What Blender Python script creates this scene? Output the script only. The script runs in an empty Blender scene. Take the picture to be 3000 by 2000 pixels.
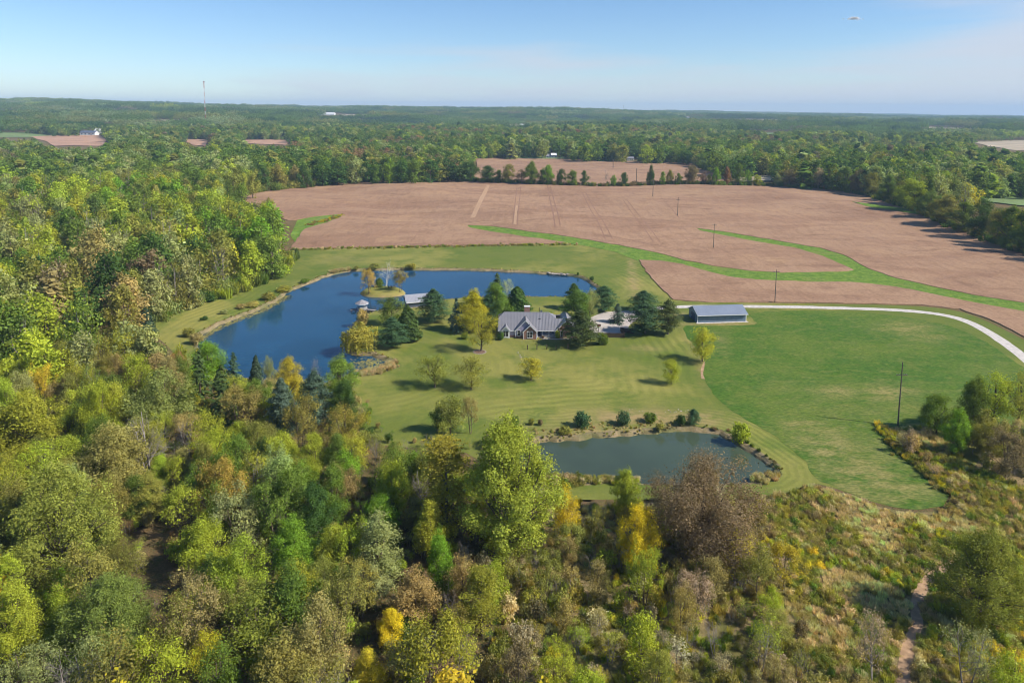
import bpy, math, random
import numpy as np
from mathutils import Vector, Matrix, Euler
from mathutils.geometry import delaunay_2d_cdt

# ------------------------------------------------------------------ camera, sky, sun, exposure
S = bpy.context.scene
CAM_H = 70.0
F = 2050.0                       # focal length in photo pixels (3000 wide)
PPY = 581.0                      # principal point row in the photo
PITCH = math.radians(7.2)
ROLL = math.radians(-0.38)
cam_data = bpy.data.cameras.new('camera')
cam = bpy.data.objects.new('camera', cam_data)
S.collection.objects.link(cam)
cam.location = (0, 0, CAM_H)
CAMR = Euler((math.radians(90) - PITCH, 0, 0), 'XYZ').to_matrix() @ Matrix.Rotation(-ROLL, 3, 'Z')
cam.rotation_euler = CAMR.to_euler('XYZ')
cam_data.sensor_fit = 'HORIZONTAL'
cam_data.sensor_width = 36.0
cam_data.lens = 36.0 * F / 3000.0
cam_data.shift_y = -(1000.0 - PPY) / 3000.0
cam_data.clip_start = 0.5
cam_data.clip_end = 60000.0
S.camera = cam

SUN_EL, SUN_AZ = math.radians(41), math.radians(106)     # azimuth clockwise from the view direction
world = bpy.data.worlds.new('World')
S.world = world
world.use_nodes = True
wn, wl = world.node_tree.nodes, world.node_tree.links
wn.clear()
w_out = wn.new('ShaderNodeOutputWorld')
w_bg = wn.new('ShaderNodeBackground')
sky = wn.new('ShaderNodeTexSky')
sky.sky_type = 'NISHITA'
sky.sun_disc = False
sky.sun_elevation = SUN_EL
sky.sun_rotation = SUN_AZ
sky.altitude = 300
sky.air_density = 1.0
sky.dust_density = 0.12
sky.ozone_density = 4.0
w_bg.inputs['Strength'].default_value = 0.096
# thin cirrus veil: noise over the sky direction, stretched along the horizon
tc = wn.new('ShaderNodeTexCoord')
mp = wn.new('ShaderNodeMapping')
mp.inputs['Scale'].default_value = (1.3, 1.3, 13.0)
mp.inputs['Location'].default_value = (3.1, 0.4, 1.45)
nz = wn.new('ShaderNodeTexNoise')
nz.inputs['Scale'].default_value = 1.25
nz.inputs['Detail'].default_value = 6.0
nz.inputs['Roughness'].default_value = 0.52
nz.inputs['Distortion'].default_value = 0.35
rmp = wn.new('ShaderNodeMapRange')
rmp.interpolation_type = 'SMOOTHSTEP'
rmp.inputs['From Min'].default_value = 0.35
rmp.inputs['From Max'].default_value = 0.60
rmp.inputs['To Max'].default_value = 0.8
mixc = wn.new('ShaderNodeMix')
mixc.data_type = 'RGBA'
mixc.inputs['B'].default_value = (5.1, 5.3, 5.9, 1)
wl.new(tc.outputs['Generated'], mp.inputs['Vector'])
wl.new(mp.outputs['Vector'], nz.inputs['Vector'])
sepw = wn.new('ShaderNodeSeparateXYZ'); madd = wn.new('ShaderNodeMath'); madd.operation = 'MULTIPLY_ADD'; mad2 = wn.new('ShaderNodeMath'); mad2.operation = 'MULTIPLY_ADD'
madd.inputs[1].default_value = 0.42                     # the veil thickens towards the sun's side of the sky
mad2.inputs[1].default_value = -1.9                     # and thins out with height
wl.new(tc.outputs['Generated'], sepw.inputs[0]); wl.new(sepw.outputs['X'], madd.inputs[0]); wl.new(nz.outputs['Fac'], madd.inputs[2])
wl.new(sepw.outputs['Z'], mad2.inputs[0]); wl.new(madd.outputs[0], mad2.inputs[2])
wl.new(mad2.outputs[0], rmp.inputs['Value'])
wl.new(rmp.outputs['Result'], mixc.inputs['Factor'])
hsv = wn.new('ShaderNodeHueSaturation')
hsv.inputs['Saturation'].default_value = 1.06
tintw = wn.new('ShaderNodeMix'); tintw.data_type = 'RGBA'; tintw.blend_type = 'MULTIPLY'
tintw.inputs['Factor'].default_value = 1.0
tintw.inputs['B'].default_value = (0.93, 0.99, 1.08, 1)
wl.new(sky.outputs['Color'], hsv.inputs['Color'])
wl.new(hsv.outputs['Color'], tintw.inputs['A'])
wl.new(tintw.outputs['Result'], mixc.inputs['A'])
wl.new(mixc.outputs['Result'], w_bg.inputs['Color'])
wl.new(w_bg.outputs['Background'], w_out.inputs['Surface'])

sun_d = bpy.data.lights.new('sun', 'SUN')
sun_d.energy = 5.0
sun_d.angle = math.radians(0.53)
sun_d.color = (1.0, 0.93, 0.82)
sun = bpy.data.objects.new('sun', sun_d)
S.collection.objects.link(sun)
SUNV = Vector((math.cos(SUN_EL) * math.sin(SUN_AZ), math.cos(SUN_EL) * math.cos(SUN_AZ), math.sin(SUN_EL)))
sun.rotation_euler = SUNV.to_track_quat('Z', 'Y').to_euler()
sun.location = (200, -60, 300)

vs = S.view_settings
vs.view_transform = 'Standard'
vs.look = 'None'
vs.exposure = 0.5
vs.gamma = 1.0
vs.use_curve_mapping = False
cy = S.cycles
cy.use_adaptive_sampling = True
cy.adaptive_threshold = 0.024
cy.adaptive_min_samples = 20
cy.max_bounces = 4
cy.diffuse_bounces = 2
cy.glossy_bounces = 2
cy.transmission_bounces = 2
cy.volume_bounces = 0
cy.filter_width = 1.0
cy.transparent_max_bounces = 24
cy.caustics_reflective = False
cy.caustics_refractive = False
cy.use_denoising = True
cy.denoiser = 'OPENIMAGEDENOISE'
cy.denoising_input_passes = 'RGB_ALBEDO_NORMAL'

# ------------------------------------------------------------------ picture <-> ground
RM = np.array(CAMR)
CAMP = np.array([0, 0, CAM_H])

def sstep(a, b, x):
    t = np.clip((np.asarray(x, float) - a) / (b - a), 0, 1)
    return t * t * (3 - 2 * t)

def height(x, y):
    x = np.asarray(x, float); y = np.asarray(y, float)
    D = np.hypot(x, y)
    u = np.clip(x / np.maximum(np.abs(y), 1.0), -1.2, 1.2)
    near = sstep(330, 470, D)
    mid = near * (1 - sstep(1200, 2200, D))
    z = mid * (1.3 * np.sin(x * 0.021 + 0.6) * np.sin(y * 0.019) + 0.9 * np.sin(x * 0.045 + y * 0.03) + 2.2 * np.exp(-((D - 600) / 110.0) ** 2))
    t = sstep(900, 4600, D)
    target = 46 - 42 * u + 8 * np.cos(u * 3)
    hills = 9 * np.sin(x * 0.0021 + 1.3) * np.sin(y * 0.0017 + 0.4) + 6 * np.sin(x * 0.0047 - y * 0.0031) + 4 * np.sin(y * 0.0083 + x * 0.002)
    z = z + t * (target - 4) + sstep(1100, 2600, D) * hills * (1 - 0.4 * sstep(5000, 9000, D))
    z = z + 14 * np.exp(-(((x + 2700) / 900.0) ** 2 + ((y - 3900) / 800.0) ** 2))
    return z

def project(p):
    p = np.asarray(p, float)
    q = (p - CAMP) @ RM
    d = np.maximum(-q[..., 2], 1e-3)
    return np.stack([1500 + F * q[..., 0] / d, PPY - F * q[..., 1] / d], -1)

TT = 30.0 * 1.008 ** np.arange(790)
def ground_at(px, py):
    d = RM @ np.array([(px - 1500) / F, -(py - PPY) / F, -1.0])
    fz = CAM_H + d[2] * TT - height(d[0] * TT, d[1] * TT)
    below = np.where(fz < 0)[0]
    if len(below):
        i = max(int(below[0]), 1)
        t = TT[i - 1] + (TT[i] - TT[i - 1]) * fz[i - 1] / (fz[i - 1] - fz[i])
    else:
        t = TT[-1]
    return np.array([d[0] * t, d[1] * t, float(height(d[0] * t, d[1] * t))])

def G(px, py):
    p = ground_at(px, py)
    return (p[0], p[1])

def depth_of(p):
    return -float(((np.asarray(p) - CAMP) @ RM)[2])

def rise_to(p, topy):
    q = (np.asarray(p) - CAMP) @ RM
    up = np.array([0, 0, 1.0]) @ RM
    T = (PPY - topy) / F
    return float((-T * q[2] - q[1]) / (up[1] + T * up[2]))

def inpoly(pts, poly):
    pts = np.asarray(pts, float); poly = np.asarray(poly, float)
    x, y = pts[:, 0], pts[:, 1]
    r = np.zeros(len(pts), bool)
    n = len(poly)
    for i in range(n):
        x1, y1 = poly[i]; x2, y2 = poly[(i + 1) % n]
        if y1 == y2: continue
        c = ((y1 > y) != (y2 > y)) & (x < (x2 - x1) * (y - y1) / (y2 - y1) + x1)
        r ^= c
    return r

def smooth_loop(pts, it=2):
    p = np.asarray(pts, float)
    for _ in range(it):
        q = np.roll(p, -1, 0)
        p = np.stack([0.75 * p + 0.25 * q, 0.25 * p + 0.75 * q], 1).reshape(-1, 2)
    return p

def smooth_line(pts, it=2):
    p = np.asarray(pts, float)
    for _ in range(it):
        q = np.stack([0.75 * p[:-1] + 0.25 * p[1:], 0.25 * p[:-1] + 0.75 * p[1:]], 1).reshape(-1, 2)
        p = np.vstack([p[:1], q, p[-1:]])
    return p

def resample(loop, step, closed=True):
    p = np.asarray(loop, float)
    if closed: p = np.vstack([p, p[:1]])
    seg = np.hypot(*(p[1:] - p[:-1]).T)
    cum = np.concatenate([[0], np.cumsum(seg)])
    n = max(int(cum[-1] / step), 4)
    s = np.linspace(0, cum[-1], n + (0 if closed else 1), endpoint=not closed)
    return np.stack([np.interp(s, cum, p[:, 0]), np.interp(s, cum, p[:, 1])], 1)

def offset_loop(loop, d):
    p = np.asarray(loop, float)
    t = np.roll(p, -1, 0) - np.roll(p, 1, 0)
    t /= np.maximum(np.hypot(t[:, 0], t[:, 1])[:, None], 1e-6)
    nrm = np.stack([t[:, 1], -t[:, 0]], 1)
    area = 0.5 * np.sum(p[:, 0] * np.roll(p[:, 1], -1) - np.roll(p[:, 0], -1) * p[:, 1])
    if area < 0: nrm = -nrm
    return p + nrm * (np.asarray(d)[..., None] if np.ndim(d) else d)

def dist_to(pts, loops):
    pts = np.asarray(pts, float)
    if len(pts) == 0: return np.zeros(0)
    A = np.vstack([np.asarray(L, float)[:-1] for L in loops]); B = np.vstack([np.asarray(L, float)[1:] for L in loops])
    AB = B - A; den = np.maximum((AB ** 2).sum(1), 1e-9)
    best = np.empty(len(pts))
    for i in range(0, len(pts), 400):
        P = pts[i:i + 400, None, :]
        t = np.clip(((P - A) * AB).sum(2) / den, 0, 1)
        q = P - A - t[..., None] * AB
        best[i:i + 400] = np.sqrt((q ** 2).sum(2).min(1))
    return best

def world_loop(px_pts, it=2, step=None):
    L = smooth_loop([G(*p) for p in px_pts], it)
    return resample(L, step) if step else L

# ------------------------------------------------------------------ objects, tags, meshes
C = S.collection

def tag(o, label=None, cat=None, group=None, kind=None):
    if label: o['label'] = label
    if cat: o['category'] = cat
    if group: o['group'] = group
    if kind: o['kind'] = kind
    return o

def empty(name, loc=(0, 0, 0), rz=0.0, label=None, cat=None, group=None):
    o = bpy.data.objects.new(name, None)
    o.empty_display_size = 0.5
    o.location = loc
    o.rotation_euler = (0, 0, rz)
    C.objects.link(o)
    return tag(o, label, cat, group)

def link_mesh(name, me, parent=None, loc=None):
    o = bpy.data.objects.new(name, me)
    C.objects.link(o)
    if parent is not None: o.parent = parent
    if loc is not None: o.location = loc
    return o

class MB:
    """collects boxes, prisms and tubes; build() links them as one mesh object"""
    def __init__(self): self.v, self.f = [], []
    def add(self, vs_, fs_):
        o = len(self.v)
        self.v += [tuple(map(float, p)) for p in vs_]
        self.f += [tuple(i + o for i in f) for f in fs_]
        return self
    def box(self, x0, x1, y0, y1, z0, z1):
        return self.add([(x0, y0, z0), (x1, y0, z0), (x1, y1, z0), (x0, y1, z0), (x0, y0, z1), (x1, y0, z1), (x1, y1, z1), (x0, y1, z1)],
                        [(3, 2, 1, 0), (4, 5, 6, 7), (0, 1, 5, 4), (1, 2, 6, 5), (2, 3, 7, 6), (3, 0, 4, 7)])
    def extrude(self, poly, vec):
        n = len(poly)
        p = [Vector(q) for q in poly]
        vec = Vector(vec)
        return self.add(p + [q + vec for q in p], [tuple(range(n))[::-1], tuple(range(n, 2 * n))] + [(i, (i + 1) % n, n + (i + 1) % n, n + i) for i in range(n)])
    def slab(self, poly, th):
        p = [Vector(q) for q in poly]
        nrm = (p[1] - p[0]).cross(p[2] - p[0]).normalized()
        if nrm.z < 0: nrm = -nrm
        return self.extrude([q - nrm * th for q in p], nrm * th)
    def tube(self, p0, p1, r0, r1=None, n=6):
        r1 = r0 if r1 is None else r1
        p0, p1 = Vector(p0), Vector(p1)
        d = (p1 - p0).normalized()
        a = d.cross(Vector((0, 0, 1)) if abs(d.z) < 0.9 else Vector((1, 0, 0))).normalized()
        b = d.cross(a)
        ring = [(math.cos(2 * math.pi * i / n), math.sin(2 * math.pi * i / n)) for i in range(n)]
        vv = [p0 + (a * c + b * s) * r0 for c, s in ring] + [p1 + (a * c + b * s) * r1 for c, s in ring]
        return self.add(vv, [(i, (i + 1) % n, n + (i + 1) % n, n + i) for i in range(n)] + [tuple(range(n))[::-1], tuple(range(n, 2 * n))])
    def mesh(self, name, mat):
        me = bpy.data.meshes.new(name)
        me.from_pydata(self.v, [], self.f)
        me.materials.append(mat)
        me.validate()
        return me
    def build(self, name, mat, parent=None, loc=None):
        return link_mesh(name, self.mesh(name, mat), parent, loc)

# ------------------------------------------------------------------ materials
def new_mat(name):
    m = bpy.data.materials.new(name)
    m.use_nodes = True
    nt = m.node_tree
    b = nt.nodes['Principled BSDF']
    return m, nt.nodes, nt.links, b

def noise(n, l, scale, detail=4, rough=0.55, vec=None, stretch=None, dist=0.0, coord='Object'):
    t = n.new('ShaderNodeTexNoise')
    t.inputs['Scale'].default_value = scale
    t.inputs['Detail'].default_value = detail
    t.inputs['Roughness'].default_value = rough
    t.inputs['Distortion'].default_value = dist
    if vec is None:
        c = n.new('ShaderNodeTexCoord')
        vec = c.outputs[coord]
    if stretch:
        m = n.new('ShaderNodeMapping')
        m.inputs['Scale'].default_value = stretch
        l.new(vec, m.inputs['Vector'])
        vec = m.outputs['Vector']
    l.new(vec, t.inputs['Vector'])
    return t.outputs['Fac']

def remap(n, l, val, a, b, c=0.0, d=1.0):
    r = n.new('ShaderNodeMapRange')
    r.interpolation_type = 'SMOOTHSTEP'
    for k, v in zip(('From Min', 'From Max', 'To Min', 'To Max'), (a, b, c, d)): r.inputs[k].default_value = v
    l.new(val, r.inputs['Value'])
    return r.outputs['Result']

def mixrgb(n, l, fac, a, b, mode='MIX'):
    m = n.new('ShaderNodeMix')
    m.data_type = 'RGBA'
    m.blend_type = mode
    m.clamp_factor = True
    for key, v in (('Factor', fac), ('A', a), ('B', b)):
        s = m.inputs[key]
        if hasattr(v, 'is_output'): l.new(v, s)
        elif key == 'Factor': s.default_value = v
        else: s.default_value = (*v, 1) if len(v) == 3 else v
    return m.outputs['Result']

def attr(n, name, kind='GEOMETRY'):
    a = n.new('ShaderNodeAttribute')
    a.attribute_name = name
    a.attribute_type = kind
    return a

def math_node(n, l, op, a, b=None):
    m = n.new('ShaderNodeMath')
    m.operation = op
    for i, v in enumerate((a, b)):
        if v is None: continue
        if hasattr(v, 'is_output'): l.new(v, m.inputs[i])
        else: m.inputs[i].default_value = v
    return m.outputs[0]

def bump(n, l, b, hgt, strength=0.4, dist=0.1):
    bn = n.new('ShaderNodeBump')
    bn.inputs['Strength'].default_value = strength
    bn.inputs['Distance'].default_value = dist
    l.new(hgt, bn.inputs['Height'])
    l.new(bn.outputs['Normal'], b.inputs['Normal'])

def plain(name, col, rough=0.7, var=0.12, scale=3.0, metal=0.0, spec=0.3):
    m, n, l, b = new_mat(name)
    f = noise(n, l, scale, 5)
    c0 = tuple(c * (1 - var) for c in col); c1 = tuple(min(c * (1 + var), 1) for c in col)
    l.new(mixrgb(n, l, remap(n, l, f, 0.3, 0.7), c0, c1), b.inputs['Base Color'])
    b.inputs['Roughness'].default_value = rough
    b.inputs['Metallic'].default_value = metal
    b.inputs['Specular IOR Level'].default_value = spec
    return m

def mat_ground():
    m, n, l, b = new_mat('forest_floor')
    f1 = noise(n, l, 0.05, 6, 0.6)
    f2 = noise(n, l, 0.5, 5, 0.65)
    f3 = noise(n, l, 3.0, 4, 0.7)
    c = mixrgb(n, l, remap(n, l, f1, 0.38, 0.62), (0.10, 0.095, 0.035), (0.17, 0.115, 0.06))
    c = mixrgb(n, l, remap(n, l, f2, 0.45, 0.7), c, (0.075, 0.095, 0.025))
    c = mixrgb(n, l, remap(n, l, f3, 0.4, 0.75), c, (0.25, 0.15, 0.075))
    l.new(c, b.inputs['Base Color'])
    b.inputs['Roughness'].default_value = 0.95
    b.inputs['Specular IOR Level'].default_value = 0.1
    bump(n, l, b, f3, 0.8, 0.5)
    return m

def mat_lawn():
    m, n, l, b = new_mat('mown_grass')
    big = noise(n, l, 0.016, 6, 0.62, dist=0.4)
    mid = noise(n, l, 0.09, 6, 0.65)
    fine = noise(n, l, 1.6, 6, 0.75)
    c = mixrgb(n, l, remap(n, l, big, 0.42, 0.6), (0.132, 0.160, 0.029), (0.24, 0.226, 0.056))
    c = mixrgb(n, l, remap(n, l, mid, 0.46, 0.66, 0, 0.8), c, (0.098, 0.142, 0.021))
    dry = attr(n, 'dry').outputs['Fac']
    dryn = math_node(n, l, 'MULTIPLY', dry, remap(n, l, noise(n, l, 0.25, 6, 0.7), 0.3, 0.6))
    c = mixrgb(n, l, dryn, c, (0.36, 0.25, 0.12))
    e = attr(n, 'edge').outputs['Fac']
    wob = math_node(n, l, 'ADD', e, math_node(n, l, 'MULTIPLY', noise(n, l, 0.04, 2), 1.2))
    st = math_node(n, l, 'SINE', math_node(n, l, 'MULTIPLY', wob, 2 * math.pi / 2.7))
    amt = attr(n, 'stripe').outputs['Fac']
    st2 = math_node(n, l, 'MULTIPLY', math_node(n, l, 'MULTIPLY', remap(n, l, st, -0.7, 0.7), remap(n, l, noise(n, l, 0.05, 3), 0.35, 0.6, 0.35, 1.0)), amt)
    c = mixrgb(n, l, math_node(n, l, 'MULTIPLY', st2, 0.6), c, mixrgb(n, l, 1.0, c, (1.5, 1.42, 1.5), 'MULTIPLY'))
    c = mixrgb(n, l, remap(n, l, fine, 0.3, 0.7, 0, 0.55), c, mixrgb(n, l, 1.0, c, (0.66, 0.72, 0.6), 'MULTIPLY'))
    l.new(c, b.inputs['Base Color'])
    b.inputs['Roughness'].default_value = 0.9
    b.inputs['Specular IOR Level'].default_value = 0.15
    bump(n, l, b, fine, 0.5, 0.12)
    return m

def mat_soy():
    m, n, l, b = new_mat('ripe_soybeans')
    big = noise(n, l, 0.012, 6, 0.6, stretch=(1, 2.2, 1), dist=0.8)
    mid = noise(n, l, 0.05, 7, 0.68, stretch=(1, 2.0, 1), dist=0.5)
    fine = noise(n, l, 0.9, 6, 0.8)
    c = mixrgb(n, l, remap(n, l, big, 0.4, 0.64), (0.40, 0.252, 0.155), (0.325, 0.195, 0.122))
    c = mixrgb(n, l, remap(n, l, mid, 0.5, 0.72, 0, 0.75), c, (0.23, 0.132, 0.085))
    c = mixrgb(n, l, remap(n, l, noise(n, l, 0.022, 5, 0.6), 0.55, 0.72, 0, 0.6), c, (0.50, 0.32, 0.175))
    st_ = noise(n, l, 0.11, 6, 0.7, stretch=(2.4, .5, 1), dist=0.6)
    c = mixrgb(n, l, remap(n, l, st_, 0.42, 0.66, 0, 0.5), c, mixrgb(n, l, 1.0, c, (0.72, 0.70, 0.70), 'MULTIPLY'))
    c = mixrgb(n, l, remap(n, l, fine, 0.32, 0.7, 0, 0.7), c, mixrgb(n, l, 1.0, c, (0.60, 0.58, 0.58), 'MULTIPLY'))
    l.new(c, b.inputs['Base Color'])
    b.inputs['Roughness'].default_value = 0.95
    b.inputs['Specular IOR Level'].default_value = 0.1
    bump(n, l, b, fine, 0.8, 0.35)
    return m

def mat_crop():
    m, n, l, b = new_mat('green_forage_crop')
    big = noise(n, l, 0.03, 6, 0.65, dist=0.5)
    mid = noise(n, l, 0.22, 6, 0.7, stretch=(1, 1.7, 1))
    fine = noise(n, l, 1.4, 5, 0.75, stretch=(0.6, 1.6, 1))
    c = mixrgb(n, l, remap(n, l, big, 0.42, 0.64), (0.076, 0.155, 0.019), (0.138, 0.19, 0.03))
    c = mixrgb(n, l, remap(n, l, mid, 0.46, 0.66, 0, 0.75), c, (0.185, 0.205, 0.05))
    dry = attr(n, 'dry').outputs['Fac']
    d2 = math_node(n, l, 'MULTIPLY', dry, remap(n, l, noise(n, l, 0.16, 7, 0.75, stretch=(1, 1.6, 1)), 0.34, 0.62))
    c = mixrgb(n, l, d2, c, (0.315, 0.265, 0.095))
    c = mixrgb(n, l, remap(n, l, fine, 0.38, 0.6, 0, 0.85), c, mixrgb(n, l, 1.0, c, (0.45, 0.55, 0.42), 'MULTIPLY'))
    l.new(c, b.inputs['Base Color'])
    b.inputs['Roughness'].default_value = 0.9
    b.inputs['Specular IOR Level'].default_value = 0.12
    bump(n, l, b, fine, 0.7, 0.25)
    return m

def mat_waterway():
    m, n, l, b = new_mat('lush_grass')
    f = noise(n, l, 0.3, 6, 0.75)
    g = noise(n, l, 1.3, 5, 0.75, stretch=(1, 1.5, 1))
    c = mixrgb(n, l, remap(n, l, f, 0.36, 0.62), (0.105, 0.195, 0.026), (0.20, 0.285, 0.045))
    c = mixrgb(n, l, remap(n, l, noise(n, l, 0.06, 4), 0.55, 0.7, 0, 0.6), c, (0.23, 0.235, 0.07))
    c = mixrgb(n, l, remap(n, l, g, 0.4, 0.62, 0, 0.75), c, mixrgb(n, l, 1.0, c, (0.5, 0.6, 0.45), 'MULTIPLY'))
    l.new(c, b.inputs['Base Color'])
    b.inputs['Roughness'].default_value = 0.9
    b.inputs['Specular IOR Level'].default_value = 0.12
    bump(n, l, b, g, 0.9, 0.4)
    return m

def mat_water(name, col, rough, ripple):
    m, n, l, b = new_mat(name)
    f = noise(n, l, 0.03, 4, 0.6)
    l.new(mixrgb(n, l, remap(n, l, f, 0.35, 0.65), tuple(c * 0.85 for c in col), tuple(c * 1.15 for c in col)), b.inputs['Base Color'])
    b.inputs['Roughness'].default_value = rough
    b.inputs['IOR'].default_value = 1.333
    w = noise(n, l, 0.9, 5, 0.6, stretch=(1, 2.2, 1), dist=0.3)
    bump(n, l, b, w, ripple, 0.1)
    return m

def mat_bank():
    m, n, l, b = new_mat('muddy_bank')
    f = noise(n, l, 0.5, 6, 0.7)
    g = noise(n, l, 3.0, 5, 0.8)
    c = mixrgb(n, l, remap(n, l, f, 0.36, 0.64), (0.17, 0.14, 0.055), (0.31, 0.235, 0.125))
    c = mixrgb(n, l, remap(n, l, noise(n, l, 0.12, 5), 0.48, 0.62, 0, 0.8), c, (0.12, 0.13, 0.035))
    c = mixrgb(n, l, remap(n, l, g, 0.4, 0.7, 0, 0.6), c, (0.12, 0.09, 0.05))
    l.new(c, b.inputs['Base Color'])
    b.inputs['Roughness'].default_value = 0.95
    bump(n, l, b, g, 0.8, 0.2)
    return m

def mat_meadow():
    m, n, l, b = new_mat('rough_meadow')
    f = noise(n, l, 0.12, 6, 0.65, dist=0.6)
    g = noise(n, l, 1.5, 6, 0.75)
    c = mixrgb(n, l, remap(n, l, f, 0.4, 0.6), (0.19, 0.17, 0.06), (0.34, 0.25, 0.13))
    c = mixrgb(n, l, remap(n, l, noise(n, l, 0.3, 5), 0.5, 0.68, 0, 0.7), c, (0.12, 0.14, 0.035))
    c = mixrgb(n, l, remap(n, l, g, 0.35, 0.7, 0, 0.7), c, mixrgb(n, l, 1.0, c, (0.6, 0.6, 0.55), 'MULTIPLY'))
    l.new(c, b.inputs['Base Color'])
    b.inputs['Roughness'].default_value = 0.95
    b.inputs['Specular IOR Level'].default_value = 0.1
    bump(n, l, b, g, 0.9, 0.4)
    return m

def mat_leaf():
    m, n, l, b = new_mat('foliage')
    n.remove(b)
    out = [x for x in n if x.type == 'OUTPUT_MATERIAL'][0]
    t = attr(n, 'tint', 'INSTANCER').outputs['Color']
    tone = attr(n, 'tone').outputs['Fac']
    hue = attr(n, 'hue').outputs['Fac']
    c = mixrgb(n, l, math_node(n, l, 'MULTIPLY', hue, 0.55), t, mixrgb(n, l, 1.0, t, (1.32, 1.10, 0.70), 'MULTIPLY'))
    cc = n.new('ShaderNodeVectorMath'); cc.operation = 'SCALE'
    l.new(c, cc.inputs[0]); l.new(tone, cc.inputs['Scale'])
    d = n.new('ShaderNodeBsdfDiffuse'); tr = n.new('ShaderNodeBsdfTranslucent'); mx = n.new('ShaderNodeMixShader')
    l.new(cc.outputs[0], d.inputs['Color'])
    tc_ = mixrgb(n, l, 1.0, cc.outputs[0], (1.25, 1.2, 0.6), 'MULTIPLY')
    l.new(tc_, tr.inputs['Color'])
    mx.inputs['Fac'].default_value = 0.36
    l.new(d.outputs[0], mx.inputs[1]); l.new(tr.outputs[0], mx.inputs[2]); l.new(mx.outputs[0], out.inputs['Surface'])
    return m

def mat_bark(name, c0, c1):
    m, n, l, b = new_mat(name)
    f = noise(n, l, 3.0, 5, 0.7, stretch=(1, 1, 0.25))
    l.new(mixrgb(n, l, remap(n, l, f, 0.35, 0.65), c0, c1), b.inputs['Base Color'])
    b.inputs['Roughness'].default_value = 0.95
    b.inputs['Specular IOR Level'].default_value = 0.1
    return m

def mat_brick():
    m, n, l, b = new_mat('red_brick')
    t = n.new('ShaderNodeTexBrick')
    c = n.new('ShaderNodeTexCoord')
    mpn = n.new('ShaderNodeMapping')
    mpn.inputs['Rotation'].default_value = (math.radians(90), 0, 0)
    l.new(c.outputs['Object'], mpn.inputs['Vector']); l.new(mpn.outputs['Vector'], t.inputs['Vector'])
    t.inputs['Color1'].default_value = (0.30, 0.12, 0.075, 1)
    t.inputs['Color2'].default_value = (0.22, 0.085, 0.055, 1)
    t.inputs['Mortar'].default_value = (0.36, 0.28, 0.23, 1)
    t.inputs['Scale'].default_value = 1.0
    t.inputs['Mortar Size'].default_value = 0.012
    t.inputs['Brick Width'].default_value = 0.23
    t.inputs['Row Height'].default_value = 0.08
    f = noise(n, l, 1.2, 5)
    l.new(mixrgb(n, l, remap(n, l, f, 0.3, 0.7, 0, 0.35), t.outputs['Color'], (0.2, 0.09, 0.06)), b.inputs['Base Color'])
    b.inputs['Roughness'].default_value = 0.9
    return m

def mat_siding(name, col, pitch=0.15, axis='Z', rough=0.7):
    m, n, l, b = new_mat(name)
    c = n.new('ShaderNodeTexCoord')
    w = n.new('ShaderNodeTexWave')
    w.bands_direction = axis
    w.wave_profile = 'SAW'
    w.inputs['Scale'].default_value = 2 * math.pi / (20 * pitch)
    l.new(c.outputs['Object'], w.inputs['Vector'])
    f = noise(n, l, 0.8, 5)
    l.new(mixrgb(n, l, remap(n, l, f, 0.3, 0.7), tuple(x * 0.9 for x in col), tuple(x * 1.08 for x in col)), b.inputs['Base Color'])
    b.inputs['Roughness'].default_value = rough
    bump(n, l, b, w.outputs['Fac'], 0.5, 0.02)
    return m

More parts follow.
